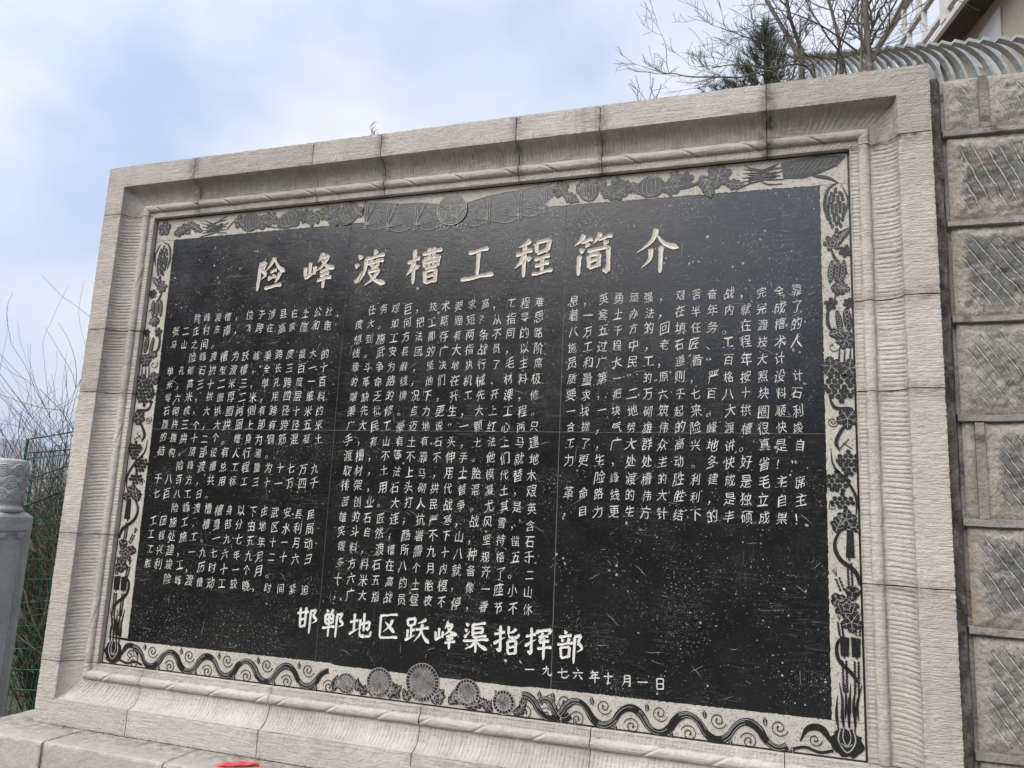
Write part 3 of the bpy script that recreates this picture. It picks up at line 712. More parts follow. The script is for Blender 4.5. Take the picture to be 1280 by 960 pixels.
def berries(x, z, rx, rz, r, taper=0.5):
    row = 0; zz = z + rz
    while zz > z - rz:
        t = (z - zz) / rz; hw = rx * math.sqrt(max(0, 1 - t*t)) * (1 - taper * max(0, t))
        n = int(hw / r); off = r if row % 2 else 0
        for k in range(-n, n + 1):
            xx = x + k * 2.05 * r * 0.5 * 2 * 0.5 * 2 + off
            if abs(xx - x) <= hw + r * 0.3:
                R(blob(xx + rb.normal(0, r*.1), zz + rb.normal(0, r*.1), r*.95, r*.93, 0, 9, .05))
        zz -= r * 1.78; row += 1
def cob(x, z, rx, rz, a=0, cw=0.0135, ch=0.017):
    """ear of corn: rows of packed kernels"""
    n = int(rz / ch)
    for i in range(-n, n + 1):
        t = i * ch / rz; hw = rx * math.sqrt(max(0.05, 1 - t*t)); m_ = max(1, int(hw * 2 / cw))
        for k in range(m_):
            u = (k + 0.5) / m_ * 2 * hw - hw; v = i * ch + (0.5 * ch if k % 2 else 0)
            R([(x + (u+p*cw*.47)*math.cos(a) - (v+q*ch*.46)*math.sin(a), z + (u+p*cw*.47)*math.sin(a) + (v+q*ch*.46)*math.cos(a)) for p, q in ((-.6,-1),(.6,-1),(1,0),(.6,1),(-.6,1),(-1,0))])
def peony(x, z, r, n1=7):
    r *= SC[0]
    for rr, nn, pr in ((0.68, n1, 0.34), (0.34, 5, 0.24)):
        for k in range(nn):
            t = 2*PI*k/nn + rb.uniform(0, .3)
            R(blob(x + r*rr*math.cos(t), z + r*rr*math.sin(t), r*pr, r*pr*.8, t, 10, .05))
            line([(x + r*(rr-.2)*math.cos(t), z + r*(rr-.2)*math.sin(t)), (x + r*(rr+pr*.6)*math.cos(t+.1), z + r*(rr+pr*.6)*math.sin(t+.1))], 0.0014)
    R(blob(x, z, r*.16, r*.16))
    for rr in (.30, .62): line([(x + r*rr*(1 + .12*math.sin(5*t))*math.cos(t), z + r*rr*(1 + .12*math.sin(5*t))*math.sin(t)) for t in np.linspace(0, 2*PI, 15)], .0019, 2)
def melon(x, z, rx, rz, a=0):
    rx *= SC[0]; rz *= SC[0]
    R(blob(x, z, rx, rz, a, 22, .02))
    for k in (-2, -1, 0, 1, 2):
        u = k * .36
        line([(x + (u*rx*.9*c_)*math.cos(a) - s_*rz*.92*math.sin(a), z + (u*rx*.9*c_)*math.sin(a) + s_*rz*.92*math.cos(a)) for s_, c_ in ((-1, .2), (-.6, .85), (0, 1), (.6, .85), (1, .2))], 0.0019, 4)
def pod(x, z, L_, w, a, n=5):
    R(blob(x, z, L_/2, w/2, a, 20, .02))
    for k in range(n):
        t = (k - (n-1)/2) * L_*.8/n
        cx, cz = x + t*math.cos(a), z + t*math.sin(a)
        line([(cx + w*.26*math.cos(q), cz + w*.26*math.sin(q)) for q in np.linspace(0, 2*PI, 8)], 0.0017, 2)
def spiral(x, z, r, turns, a0, d=1, w=0.0034):
    n = 26; pts = []
    for k in range(n + 1):
        t = k / n; rr = r * (1 - .82*t); a = a0 + d * 2*PI*turns*t
        pts.append((x + rr*math.cos(a), z + rr*math.sin(a)))
    REL.ribbon(pts, np.linspace(w*.6, w, n+1), yr(), y0=YB+0.001)
    R(blob(*pts[-1], w*1.1, w*1.1, 0, 8))
def wheat(x0, z0, x1, z1, n=9, s=0.011):
    dx, dz = x1-x0, z1-z0; l = math.hypot(dx, dz); a = math.atan2(dz, dx)
    for k in range(n):
        t = k/n; cx, cz = x0+dx*t, z0+dz*t
        for sg in (-1, 1):
            R(blob(cx - math.sin(a)*sg*s*.62, cz + math.cos(a)*sg*s*.62, s*.60, s*.34, a + sg*.55, 8, .04))
    for sg in (-1, 0, 1): rline([(x1, z1), (x1 + .03*math.cos(a+sg*.3), z1 + .03*math.sin(a+sg*.3))], 0.0016)
def flowerlet(x, z, r, n=5):
    r *= SC[0]
    for k in range(n):
        t = 2*PI*k/n + .3; R(blob(x + r*.6*math.cos(t), z + r*.6*math.sin(t), r*.40, r*.33, t, 9, .05))
    R(blob(x, z, r*.2, r*.2, 0, 8))

# bottom band: waving vine with scrolls either side of five sunflowers
def vine(xa, xb, period, zmid, amp, phase, buds=True):
    n = int((xb - xa) / 0.012); xs = np.linspace(xa, xb, n)
    cw_ = np.cos(2*PI*(xs - phase)/period); zs = zmid + amp * np.sign(cw_) * np.abs(cw_) ** 0.75
    P = list(zip(xs, zs))
    REL.ribbon(P, 0.028 + 0.004*np.sin(xs*40), yr(), y0=YB+0.001)
    for off in (-0.0075, 0.0035, 0.009):
        T = np.gradient(np.array(P), axis=0); T /= np.linalg.norm(T, axis=1, keepdims=True)
        Q = np.array(P) + np.stack([-T[:, 1], T[:, 0]], 1) * off
        for i in range(0, n - 6, 14):
            LIN.ribbon([tuple(q) for q in Q[i:i + int(rb.integers(6, 14))]], 0.0019, YL)
    k = math.ceil((xa - phase) / period)
    while phase + k*period < xb + 0.02:
        xc = phase + k*period
        if xa - 0.02 < xc: spiral(xc + 0.006, zmid - 0.030, 0.034, 1.55, PI*0.9, -1)
        xt = xc + period/2
        if xt < xb:
            spiral(xt + 0.004, zmid + 0.034, 0.034, 1.55, -0.1*PI, -1)
            leaf(xt - 0.047, zmid + 0.035, 0.034, 0.5, PI/2 + .1, 1); leaf(xt + 0.050, zmid - 0.03, 0.030, 0.5, -PI/2 + .2, 1)
        k += 1
vine(0.20, 1.385, 0.2355, 0.058, 0.042, 0.444); vine(2.36, 3.46, 0.2345, 0.056, 0.042, 2.606)
vine(2.44, 2.58, 0.16, 0.056, 0.036, 2.47)
def sunflower(x, z, R0, r0):
    R(blob(x, z, R0, R0, 0, 40, .01))
    n = int(2*PI*R0/0.0165)
    for rr in (R0*.985, r0*1.03):
        LIN.ribbon([(x + rr*math.cos(t), z + rr*math.sin(t)) for t in np.linspace(0, 2*PI, 40)], 0.0026, YL)
    for k in range(n):
        t = 2*PI*k/n
        LIN.ribbon([(x + r0*math.cos(t), z + r0*math.sin(t)), (x + R0*math.cos(t), z + R0*math.sin(t))], 0.0026, YL - .0001)
    st = 0.0105; m_ = int(r0/st)
    for k in range(-m_, m_ + 1):
        h = math.sqrt(max(0, r0*r0 - (k*st)**2))*.97
        for a in (0.5, -0.9):
            ca, sa = math.cos(a), math.sin(a)
            LIN.ribbon([(x + k*st*ca - h*sa, z + k*st*sa + h*ca), (x + k*st*ca + h*sa, z + k*st*sa - h*ca)], 0.0064, YL - .0002)
for q in range(54):
    xx = 1.42 + 0.94*q/53 + rb.normal(0, .006); leaf(xx, 0.008 + rb.uniform(0, .035), rb.uniform(.045, .08), .55, rb.uniform(.3, 2.8), 2)
for x, z, R0, r0 in ((1.484, 0.054, 0.047, 0.033), (1.660, 0.077, 0.066, 0.047), (1.880, 0.100, 0.084, 0.061), (2.103, 0.078, 0.060, 0.042), (2.277, 0.057, 0.051, 0.034)):
    sunflower(x, z, R0, r0)
# corner pots
for x, sg in ((0.072, 1), (3.678, -1)):
    R(blob(x, 0.066, 0.058, 0.056, 0, 26, .09))
    line([(x - .022, .12), (x - .03, .07), (x, .03), (x + .03, .07), (x + .022, .12)], .0045)
    line([(x - .01, .12), (x - .014, .08), (x, .055), (x + .014, .08), (x + .008, .12)], .0035)
    line([(x - .02, .062), (x, .05), (x + .02, .062)], .003)
    rline([(x + sg*.05, .03), (x + sg*.10, .018), (x + sg*.15, .03), (x + sg*.2, .018)], .010)
    tap([(x + sg*.05, .05), (x + sg*.09, .105), (x + sg*.14, .10), (x + sg*.17, .05)], .026)
    spiral(x + sg*.115, .062, .026, 1.3, 0, sg)
    for k in range(4): tap([(x - .03 + .02*k, .11), (x - .035 + .022*k, .17), (x - .03 + .02*k, .235)], .011)

# side bands, bottom to top: sheaf, wheat with ribbon, flower, grapes, leaves, pods, corn
def side_band(xc, w, sg):
    X_ = lambda u: xc + sg * u * w          # u in -0.5 .. 0.5 across the band
    for k in range(5): tap([(X_(-.28 + .13*k), .15), (X_(-.22 + .11*k), .21), (X_(-.3 + .17*k), .285)], .010)
    for u in (-.12, .22):
        wheat(X_(u), .255, X_(u*1.1), .375, 11)
        R([(X_(u-.12), .385), (X_(u+.13), .385), (X_(u+.16), .455), (X_(u-.13), .46)])
    tap([(X_(.3), .285), (X_(.1), .32), (X_(-.30), .37), (X_(-.33), .43), (X_(-.1), .46)], .016, .5, .5)
    wheat(X_(-.2), .465, X_(-.25), .52, 5); wheat(X_(.3), .47, X_(.33), .53, 5)
    lobed(X_(.12), .515, .036, 1.0); lobed(X_(-.3), .598, .024, 2.0, 3); lobed(X_(.17), .628, .027, .4, 3)
    peony(X_(-.02), .575, .042)
    wheat(X_(.12), .66, X_(.1), .75, 8); wheat(X_(-.15), .64, X_(-.3), .69, 4)
    R([(X_(.0), .765), (X_(.28), .765), (X_(.26), .87), (X_(.06), .875)])
    tap([(X_(.4), .66), (X_(.28), .71), (X_(-.2), .76), (X_(-.33), .82), (X_(-.1), .88)], .018, .5, .4)
    leaf(X_(-.3), .86, .075, .65, PI/2*.75 if sg > 0 else PI/2*1.25); lobed(X_(.05), .915, .036, .2); lobed(X_(.33), .885, .02, 1.1, 3)
    berries(X_(-.05), .985, .042, .030, .0098); berries(X_(-.2), 1.06, .044, .044, .0102); berries(X_(.17), 1.135, .044, .052, .0100)
    tap([(X_(.35), .93), (X_(.38), 1.0), (X_(.1), 1.07), (X_(-.3), 1.13), (X_(-.38), 1.20)], .012)
    spiral(X_(-.36), .965, .020, 1.4, 0, 1, .0028)
    tap([(X_(-.1), 1.19), (X_(-.2), 1.23), (X_(.05), 1.29), (X_(.28), 1.31)], .015)
    for q in ((-.1, 1.2, .2, 1.24), (.0, 1.225, .3, 1.20)): rline([(X_(q[0]), q[1]), (X_(q[2]), q[3])], .003)
    lobed(X_(.18), 1.325, .040, .9); spiral(X_(-.3), 1.31, .024, 1.7, 1, -1, .0028)
    tap([(X_(-.4), 1.42), (X_(-.2), 1.37), (X_(.3), 1.365), (X_(.36), 1.33)], .014)
    berries(X_(.0), 1.455, .060, .068, .0118, .45)
    lobed(X_(-.3), 1.545, .038, .5); lobed(X_(.28), 1.535, .036, 1.4)
    for u in (-.05, .12, .3): tap([(X_(u), 1.54), (X_(u+.02), 1.59), (X_(u+.05), 1.625)], .007)
    lobed(X_(.2), 1.655, .036, .1, 6)
    spiral(X_(-.22), 1.63, .030, .8, .5, -1, .003); leaf(X_(-.35), 1.68, .06, .6, .2 if sg > 0 else PI-.2)
    pod(X_(.0), 1.735, .105, .026, PI/2 + .15*sg, 4); pod(X_(.27), 1.745, .10, .034, PI/2 + .1*sg, 4)
    tap([(X_(-.1), 1.68), (X_(-.35), 1.72), (X_(-.36), 1.78), (X_(-.15), 1.82), (X_(-.1), 1.86)], .014)
    flowerlet(X_(-.26), 1.815, .026); flowerlet(X_(.33), 1.815, .022, 6)
    leaf(X_(-.25), 1.885, .07, .7, -.1 if sg > 0 else PI+.1); leaf(X_(-.1), 1.905, .06, .6, -.6 if sg > 0 else PI+.6)
    for u in (-.22, -.02, .17): pod(X_(u), 1.958, .10, .027, PI/2 - .12*sg, 5)
    tap([(X_(-.2), 2.06), (X_(-.1), 2.02), (X_(.1), 1.98), (X_(.35), 1.94)], .013)
    peony(X_(-.15), 2.085, .034, 6); flowerlet(X_(.27), 2.045, .026, 6); lobed(X_(.1), 2.115, .024, .6, 3); leaf(X_(.1), 2.10, .06, .4, .9 if sg > 0 else PI-.9)
    cob(X_(.0), 2.235, .040, .095, 0, .0155, .0185)
    tap([(X_(-.3), 2.19), (X_(-.38), 2.26), (X_(-.25), 2.33), (X_(.1), 2.36)], .014); tap([(X_(.33), 2.22), (X_(.4), 2.28), (X_(.2), 2.345)], .009)
SC[0] = 1.12
side_band(PW - BR/2 + .002, BR, 1); side_band(BL/2, BL, -1)

# top band
SC[0] = 1.3
def stalks(x, z, s):
    for k in range(6): tap([(x, z + rb.normal(0, .02)), (x + s*.07, z + .012*(k-3) + rb.normal(0, .006)), (x + s*(.13 + .03*rb.random()), z + .02*(k-2.5))], .006)
stalks(3.33, 2.425, 1); stalks(3.45, 2.43, -1); stalks(.47, 2.42, -1); stalks(.36, 2.43, 1)
R([(3.47, 2.475), (3.52, 2.478), (3.62, 2.489), (3.70, 2.484), (3.735, 2.475), (3.70, 2.437), (3.63, 2.41), (3.56, 2.393), (3.48, 2.40)])
for k in range(9): line([(3.49 + .02*k, 2.405 + .003*k), (3.51 + .021*k, 2.44), (3.54 + .02*k, 2.474)], .0013)
tap([(3.60, 2.40), (3.66, 2.385), (3.70, 2.36)], .014)
cob(.215, 2.425, .032, .05, 1.2); cob(.265, 2.44, .02, .045, 1.0); leaf(.13, 2.40, .08, .5, .3); leaf(.33, 2.40, .1, .3, 2.6); lobed(.06, 2.44, .035, .3)
melon(.655, 2.43, .05, .042); lobed(.585, 2.44, .032, .4); lobed(.735, 2.425, .036, 1.1); peony(.79, 2.435, .036); melon(.91, 2.425, .062, .036, .35); R(blob(.95, 2.40, .03, .022)); flowerlet(1.01, 2.435, .034, 6); peony(1.065, 2.42, .038); lobed(1.14, 2.44, .034, .2); leaf(1.13, 2.41, .09, .5, .6); leaf(1.16, 2.385, .1, .4, .25)
melon(1.28, 2.425, .055, .046, .5); lobed(1.335, 2.43, .03, .6)
rline([(.5, 2.40), (.56, 2.45), (.62, 2.40)], .004); rline([(.69, 2.39), (.76, 2.395), (.84, 2.385)], .005)
lobed(2.455, 2.45, .034, .5); leaf(2.47, 2.42, .07, .5, -.5)
leaf(2.535, 2.42, .07, .5, .9); melon(2.60, 2.425, .034, .040); melon(2.572, 2.425, .022, .036, .3); lobed(2.65, 2.455, .026, .4, 4); leaf(2.65, 2.44, .10, .45, -.6); leaf(2.72, 2.395, .05, .6, .5)
flowerlet(2.735, 2.452, .026); flowerlet(2.775, 2.425, .03, 6); lobed(2.76, 2.40, .02, 1, 4); leaf(2.80, 2.45, .06, .5, -1.0)
melon(2.895, 2.418, .050, .040); leaf(2.94, 2.405, .085, .62, .05); R(blob(2.89, 2.458, .022, .012)); R(blob(2.905, 2.378, .025, .012))
rline([(2.83, 2.40), (2.86, 2.385), (2.88, 2.38)], .005); peony(3.005, 2.45, .028, 6); flowerlet(3.05, 2.435, .034, 6); tap([(2.98, 2.43), (3.04, 2.40), (3.11, 2.42), (3.13, 2.45)], .014)
lobed(3.20, 2.44, .046, .3, 6); lobed(3.165, 2.415, .03, 1.1, 4); leaf(3.12, 2.45, .08, .5, -1.1); leaf(3.23, 2.40, .07, .5, -.2); leaf(3.15, 2.40, .05, .7, -1.3)
SC[0] = 1.0
# star between drooping flags
sx, sz_, sr = 1.885, 2.394, 0.082
sd_ = MB(); sd_.prism([(sx + sr*math.cos(t), sz_ + sr*math.sin(t)) for t in np.linspace(0, 2*PI, 48)[:-1]], YB + .001, YR - .001); sd_.build('star_roundel', SLATE, tablet)
for rr, w in ((sr*.99, .0045), (sr*.86, .0022)):
    LIN.ribbon([(sx + rr*math.cos(t), sz_ + rr*math.sin(t)) for t in np.linspace(0, 2*PI, 56)], w, YL - .001)
pts = [(sx + (sr*.82 if k % 2 == 0 else sr*.33)*math.sin(PI*k/5), sz_ + (sr*.82 if k % 2 == 0 else sr*.33)*math.cos(PI*k/5)) for k in range(10)]
for k in range(10):
    LIN.ribbon([pts[k], pts[(k+1) % 10]], .0040, YL - .0012); LIN.ribbon([(sx, sz_), pts[k]], .0022, YL - .0011)
for s in (-1, 1):
    for q, (u, zb, zt) in enumerate(((.20, 2.318, 2.435), (.365, 2.322, 2.455), (.495, 2.345, 2.465))):
        x = sx + s*u
        for d in (-.0055, .0055): line([(x + d, zb - .012), (x + d, zt)], .0018)
        for d in (0, .012): line([(x - .012, zb - .012 + d), (x + .012, zb - .012 + d)], .0018)
        for k in range(5):
            a = (0.15 + 0.26*k)
            line([(x, zb + .006), (x + s*-.05*math.cos(a*.8), zb + .01 + .03*math.sin(a)), (x + s*-.095*math.cos(a*.6), zb + .02 + .055*math.sin(a))], .0016)
        line([(x, zb + .01), (x + s*-.012, zb + .05), (x + s*-.05, zt + .012)], .0024)
        line([(x - s*.14, zb - .004), (x - s*.07, zb - .022), (x, zb + .002)], .0020)
    line([(sx + s*.06, 2.322), (sx + s*.03, 2.298), (sx, 2.312)], .0018)
    for k in range(3): line([(sx + s*(.015 + .022*k), 2.316), (sx + s*(.018 + .022*k), 2.292), (sx + s*(.034 + .022*k), 2.294), (sx + s*(.036 + .022*k), 2.318)], .0016, 2)
REL.build('border_relief', RELIEF, tablet); LIN.build('border_lines', LINE_M, tablet)

# ------------------------------------------------------------------ plinth under the frame
plinth = thing('stone_plinth', 'grey stone ledge of long blocks on which the carved frame stands', 'plinth', (1.75, -0.1, GZ))
r = np.random.default_rng(3)
xs = [-0.52, 0.045, 0.765, 1.52, 2.27, 3.02, 3.75, 4.30]
for i in range(len(xs) - 1):
    x0, x1 = xs[i] + .002, xs[i+1] - .002; zt = -FO - 0.001 - r.uniform(0, .002); yf = -0.345 + r.normal(0, .003)
    n = 40; mb = MB()
    prof = [(0.07 if i else 0.07, zt), (-0.1, zt), (yf + .012, zt), (yf + .003, zt - .004), (yf, zt - .014), (yf, zt - .15), (yf, zt - .30)]
    A = np.zeros((n, len(prof), 3))
    for j, (yy, zz) in enumerate(prof):
        A[:, j, 0] = np.linspace(x0, x1, n); A[:, j, 1] = yy; A[:, j, 2] = zz
    A[:, 2, 1] += np.abs(smooth_noise(n, 3, 70 + i, .006)); A[:, 3, 2] -= np.abs(smooth_noise(n, 3, 80 + i, .005)); A[:, 4, 1] += np.abs(smooth_noise(n, 4, 90 + i, .003))
    A[:, :, 2] += r.normal(0, .0006, A.shape[:2])
    mb.grid(A)
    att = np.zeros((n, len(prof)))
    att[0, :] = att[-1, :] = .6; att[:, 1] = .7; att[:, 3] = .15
    k = len(prof)
    mb.add([tuple(A[0, j]) for j in range(k)] + [(x0, .07, zt - .3)], [tuple(range(k + 1))]); mb.add([tuple(A[-1, j]) for j in range(k)] + [(x1, .07, zt - .3)], [tuple(range(k + 1))[::-1]])
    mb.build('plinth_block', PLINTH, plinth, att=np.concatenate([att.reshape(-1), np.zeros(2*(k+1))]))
mb = MB(); mb.box(-0.51, 4.29, -0.33, 0.065, GZ, -FO - 0.012); mb.box(-0.60, 4.36, -0.52, 0.09, GZ, GZ + .24)
mb.build('plinth_core', MORTARDARK, plinth)

# ------------------------------------------------------------------ the rough block wall on the right
def rock_mat():
    M = Mat('rough cut stone', 0.92, 0.2)
    off = N(M.t, 'ShaderNodeVectorMath', operation='ADD'); cmb = N(M.t, 'ShaderNodeCombineXYZ')
    M.L(M.math('MULTIPLY', M.rnd, 37), cmb.inputs[0]); M.L(M.pos, off.inputs[0]); M.L(cmb.outputs[0], off.inputs[1])
    P = off.outputs[0]
    c = M.mix(M.ramp(M.noise(7, 6, 0.65, P), 0.36, 0.66), (0.36, 0.335, 0.295), (0.47, 0.44, 0.39))
    edge = M.attr('stain')                      # 1 in the dressed middle of the block, 0 along its margin
    dark = M.math('MULTIPLY', edge, M.ramp(M.noise(13, 6, 0.7, P), 0.30, 0.54))
    dark = M.math('MULTIPLY', dark, M.ramp(M.rnd, 0.0, 0.8, 0.3, 1.0))
    c = M.mix(M.math('MULTIPLY', dark, 0.85), c, (0.11, 0.118, 0.118))
    lich = M.math('MULTIPLY', M.ramp(M.noise(17, 5, 0.7, P), 0.58, 0.66), 0.8)
    c = M.mix(lich, c, (0.54, 0.515, 0.46))
    warm = M.math('MULTIPLY', M.ramp(M.noise(5, 3, 0.6, P), 0.5, 0.7), M.ramp(M.rnd, 0.45, 0.75))
    c = M.mix(M.math('MULTIPLY', warm, 0.8), c, (0.42, 0.32, 0.215))
    # diagonal point-chisel strokes
    sep = N(M.t, 'ShaderNodeSeparateXYZ'); M.L(M.pos, sep.inputs[0])
    r2_ = M.math('FRACT', M.math('MULTIPLY', M.rnd, 13.7))
    ang = M.ramp(r2_, 0, 1, math.radians(21), math.radians(37))
    u = M.math('ADD', M.math('MULTIPLY', sep.outputs[0], M.math('COSINE', ang)), M.math('MULTIPLY', sep.outputs[2], M.math('SINE', ang)))
    wob = M.math('MULTIPLY', M.noise(6, 2, 0.5, P), 0.020)
    u = M.math('ADD', u, wob)
    fr = M.math('FRACT', M.math('DIVIDE', u, M.ramp(M.math('FRACT', M.math('MULTIPLY', M.rnd, 5.1)), 0, 1, 0.032, 0.044)))
    d = M.math('ABSOLUTE', M.math('SUBTRACT', fr, 0.5))
    ln_ = M.ramp(d, 0.075, 0.035)
    br = M.math('MULTIPLY', M.ramp(M.noise(13, 4, 0.65, P), 0.34, 0.46), M.ramp(M.noise(3.1, 3, 0.6, P), 0.22, 0.42))
    ln_ = M.math('MULTIPLY', M.math('MULTIPLY', ln_, br), edge)
    c = M.mix(M.math('MULTIPLY', ln_, 0.9), c, (0.72, 0.69, 0.63))
    fine = M.ramp(M.noise(85, 5, 0.8, P), 0.50, 0.64)
    c = M.mix(M.math('MULTIPLY', M.ramp(M.noise(120, 4, 0.75, M.mapv((1.3, 1, 1), src=P)), 0.56, 0.66), 0.5), c, (0.60, 0.57, 0.52))
    c = M.mix(M.math('MULTIPLY', fine, 0.6), c, (0.10, 0.095, 0.085))
    M.color(c)
    M.addbump(M.noise(75, 5, 0.75, P), 0.011)
    groove = M.math('MULTIPLY', M.ramp(d, 0.16, 0.03), edge)
    M.addbump(groove, -0.007)
    return M.m
ROCK = rock_mat()
def rib_mat():
    M = Mat('raised grey pointing', 0.85, 0.25)
    c = M.mix(M.ramp(M.noise(6, 5, 0.65), 0.35, 0.65), (0.21, 0.197, 0.178), (0.33, 0.308, 0.275))
    c = M.mix(M.ramp(M.noise(16, 4, 0.6, M.mapv((0.6, 1, 1))), 0.56, 0.66), c, (0.12, 0.112, 0.10))
    c = M.mix(M.math('MULTIPLY', M.ramp(M.noise(75, 4, 0.75), 0.54, 0.68), 0.5), c, (0.09, 0.084, 0.075)); M.color(c); M.addbump(M.noise(60, 5, 0.7), 0.009); M.addbump(M.noise(14, 4, 0.6), 0.012); return M.m
RIB = rib_mat()
DR = Mat('dark damp pointing', 0.85, 0.25)
c = DR.mix(DR.ramp(DR.noise(1.0, 4, 0.6, DR.mapv((26, 26, 15))), 0.42, 0.60), (0.055, 0.052, 0.047), (0.20, 0.188, 0.168))
c = DR.mix(DR.ramp(DR.noise(7, 5, 0.7), 0.45, 0.62), c, (0.105, 0.098, 0.086))
DR.color(c); DR.addbump(DR.noise(1.0, 4, 0.6, DR.mapv((26, 26, 15))), 0.018); DR.addbump(DR.noise(90, 4, 0.7), 0.008)
DARKRIB = DR.m
wall = thing('block_wall', 'retaining wall of rough chiselled blocks with raised grey pointing beside the frame', 'stone wall', (5.3, 0.05, GZ))
rows = [-0.86, -0.33, 0.078, 0.520, 0.921, 1.325, 1.722, 2.128, 2.522, 2.785]
cuts = [[4.6, 5.4, 6.2], [4.85, 5.7], [4.62, 5.3, 6.1], [4.75, 5.5, 6.3], [4.185, 4.78, 5.5, 6.2], [4.66, 5.4, 6.0], [4.9, 5.6], [4.66, 5.4, 6.2], [4.27, 4.70, 5.2, 5.9]]
rw = np.random.default_rng(9)
def vnoise(gx, gz, cell):
    ux, uz = (gx - gx.min()) / cell, (gz - gz.min()) / cell
    g_ = rw.uniform(-1, 1, (int(uz.max()) + 3, int(ux.max()) + 3)); ix, iz = ux.astype(int), uz.astype(int); fx, fz = ux - ix, uz - iz
    fx = fx*fx*(3-2*fx); fz = fz*fz*(3-2*fz)
    return (g_[iz, ix]*(1-fx) + g_[iz, ix+1]*fx)*(1-fz) + (g_[iz+1, ix]*(1-fx) + g_[iz+1, ix+1]*fx)*fz
WX0, WX1 = 4.115, 6.8
ribs = MB()
for i in range(len(rows) - 1):
    z0, z1 = rows[i], rows[i + 1]; xs = [WX0] + cuts[i] + [WX1]
    for k in range(len(xs) - 1):
        a, b = xs[k] + .012, xs[k + 1] - .012; lo, hi = z0 + .014, z1 - .014
        st_ = .008 if a < 4.75 else .02; n = max(6, int((b - a) / st_)); q = max(6, int((hi - lo) / st_))
        gx, gz = np.meshgrid(np.linspace(a, b, n), np.linspace(lo, hi, q))
        dx = np.minimum(gx - a, b - gx); dz = np.minimum(gz - lo, hi - gz); d = np.minimum(dx, dz)
        dome = np.clip(d / .05, 0, 1) ** .7
        nz = rw.normal(0, 1, gx.shape)
        nz = (nz + np.roll(nz, 1, 0) + np.roll(nz, 1, 1) + np.roll(nz, -1, 0) + np.roll(nz, -1, 1)) / 5
        yy = -0.004 - .016 * dome - (.006 * nz + .006 * vnoise(gx, gz, .11) + .005 * vnoise(gx, gz, .045)) * (.35 + .65 * dome)
        mb = MB(); mb.grid(np.stack([gx, yy, gz], -1))
        att = np.clip((d + .016 * vnoise(gx, gz, .06) - .035) / .025, 0, 1)
        mb.build('wall_block', ROCK, wall, smooth=True, att=att.reshape(-1))
        if k:
            ribs.prism([(xs[k] - .017, z0 + .015), (xs[k] + .017, z0 + .015), (xs[k] + .015, z1 - .018), (xs[k] - .016, z1 - .018)], 0.01, -0.023)
    if i:
        n = 60; P = np.linspace(WX0 - .004, WX1, n)
        up = z0 + .018 + smooth_noise(n, 3, 200 + i, .003); dn = z0 - .018 + smooth_noise(n, 3, 220 + i, .003)
        A = np.zeros((n, 4, 3)); A[:, :, 0] = P[:, None]
        A[:, 0] += np.stack([0*P, 0*P + .01, up], 1); A[:, 1] += np.stack([0*P, 0*P - .024, up - .006], 1)
        A[:, 2] += np.stack([0*P, 0*P - .026, dn + .006], 1); A[:, 3] += np.stack([0*P, 0*P + .01, dn], 1)
        ribs.grid(A)
ribs.build('pointing', RIB, wall)
mb = MB(); n = 90; zz = np.linspace(GZ, 2.775, n)
A = np.zeros((n, 4, 3)); A[:, :, 2] = zz[:, None]
A[:, 0, 0] = 4.045; A[:, 0, 1] = .0; A[:, 1, 0] = 4.06; A[:, 1, 1] = -.025; A[:, 2, 0] = 4.102 + smooth_noise(n, 3, 5, .006); A[:, 1, 1] += smooth_noise(n, 2, 15, .006); A[:, 2, 1] = -.030; A[:, 3, 0] = 4.116; A[:, 3, 1] = .01
mb.grid(A, True); mb.build('joint_strip', DARKRIB, wall)
mb = MB(); mb.box(4.05, WX1, 0.004, 0.16, GZ, 2.772); mb.build('wall_core', RIB, wall)

# ------------------------------------------------------------------ galvanised picket fence climbing behind the wall
GALV = simple('galvanised metal', (0.28, 0.295, 0.295), (0.47, 0.48, 0.475), 25, 0.5, 0.001, 0.5, 0.25)
A_, B_ = np.array([4.66, 0.50, 3.19]), np.array([3.80, 3.0, 4.80])
fence = thing('picket_fence', 'pale grey metal fence of curved pickets climbing the slope behind the wall', 'fence', tuple(A_ - [0, 0, .95]))
run = (B_ - A_); run2 = run[:2] / np.linalg.norm(run[:2]); nrm = np.array([-run2[1], run2[0]])      # towards the valley (left)
if nrm[0] > 0: nrm = -nrm
A2 = A_ - run * 0.35
NP = 31
def picket(base_top):
    mb = MB(); p = Vector(base_top); nv = Vector((nrm[0], nrm[1], 0)); rv = Vector((run2[0], run2[1], 0))
    pts = [p + nv * 0.0 + Vector((0, 0, -0.9)), p + Vector((0, 0, -.5)), p + Vector((0, 0, -.24))]
    for k in range(1, 8):
        a = k / 7 * 1.5
        pts.append(p + Vector((0, 0, -.24)) + nv * .22 * (1 - math.cos(a)) + Vector((0, 0,  .25 * math.sin(a))))
    vs = []; fs = []
    for i, q in enumerate(pts):
        t = (pts[min(i+1, len(pts)-1)] - pts[max(i-1, 0)]).normalized(); f = t.cross(rv).normalized()
        for a, b in ((-1, -1), (1, -1), (1, 1), (-1, 1)): vs.append(q + rv * a * .0175 + f * b * .009)
    for i in range(len(pts) - 1):
        for j in range(4): fs.append((i*4 + j, i*4 + (j+1) % 4, (i+1)*4 + (j+1) % 4, (i+1)*4 + j))
    fs += [(3, 2, 1, 0), tuple(len(vs) - 4 + j for j in range(4))]
    mb.add(vs, fs); return mb
for k in range(NP):
    t = k / (NP - 1); p = A2 + (B_ - A2) * t
    picket(tuple(p)).build('picket', GALV, fence)
mb = MB()
for h in (-.34, -.8):
    mb.obox(tuple(A2 + [0, 0, h]), tuple(B_ + [0, 0, h]), .03, .03)
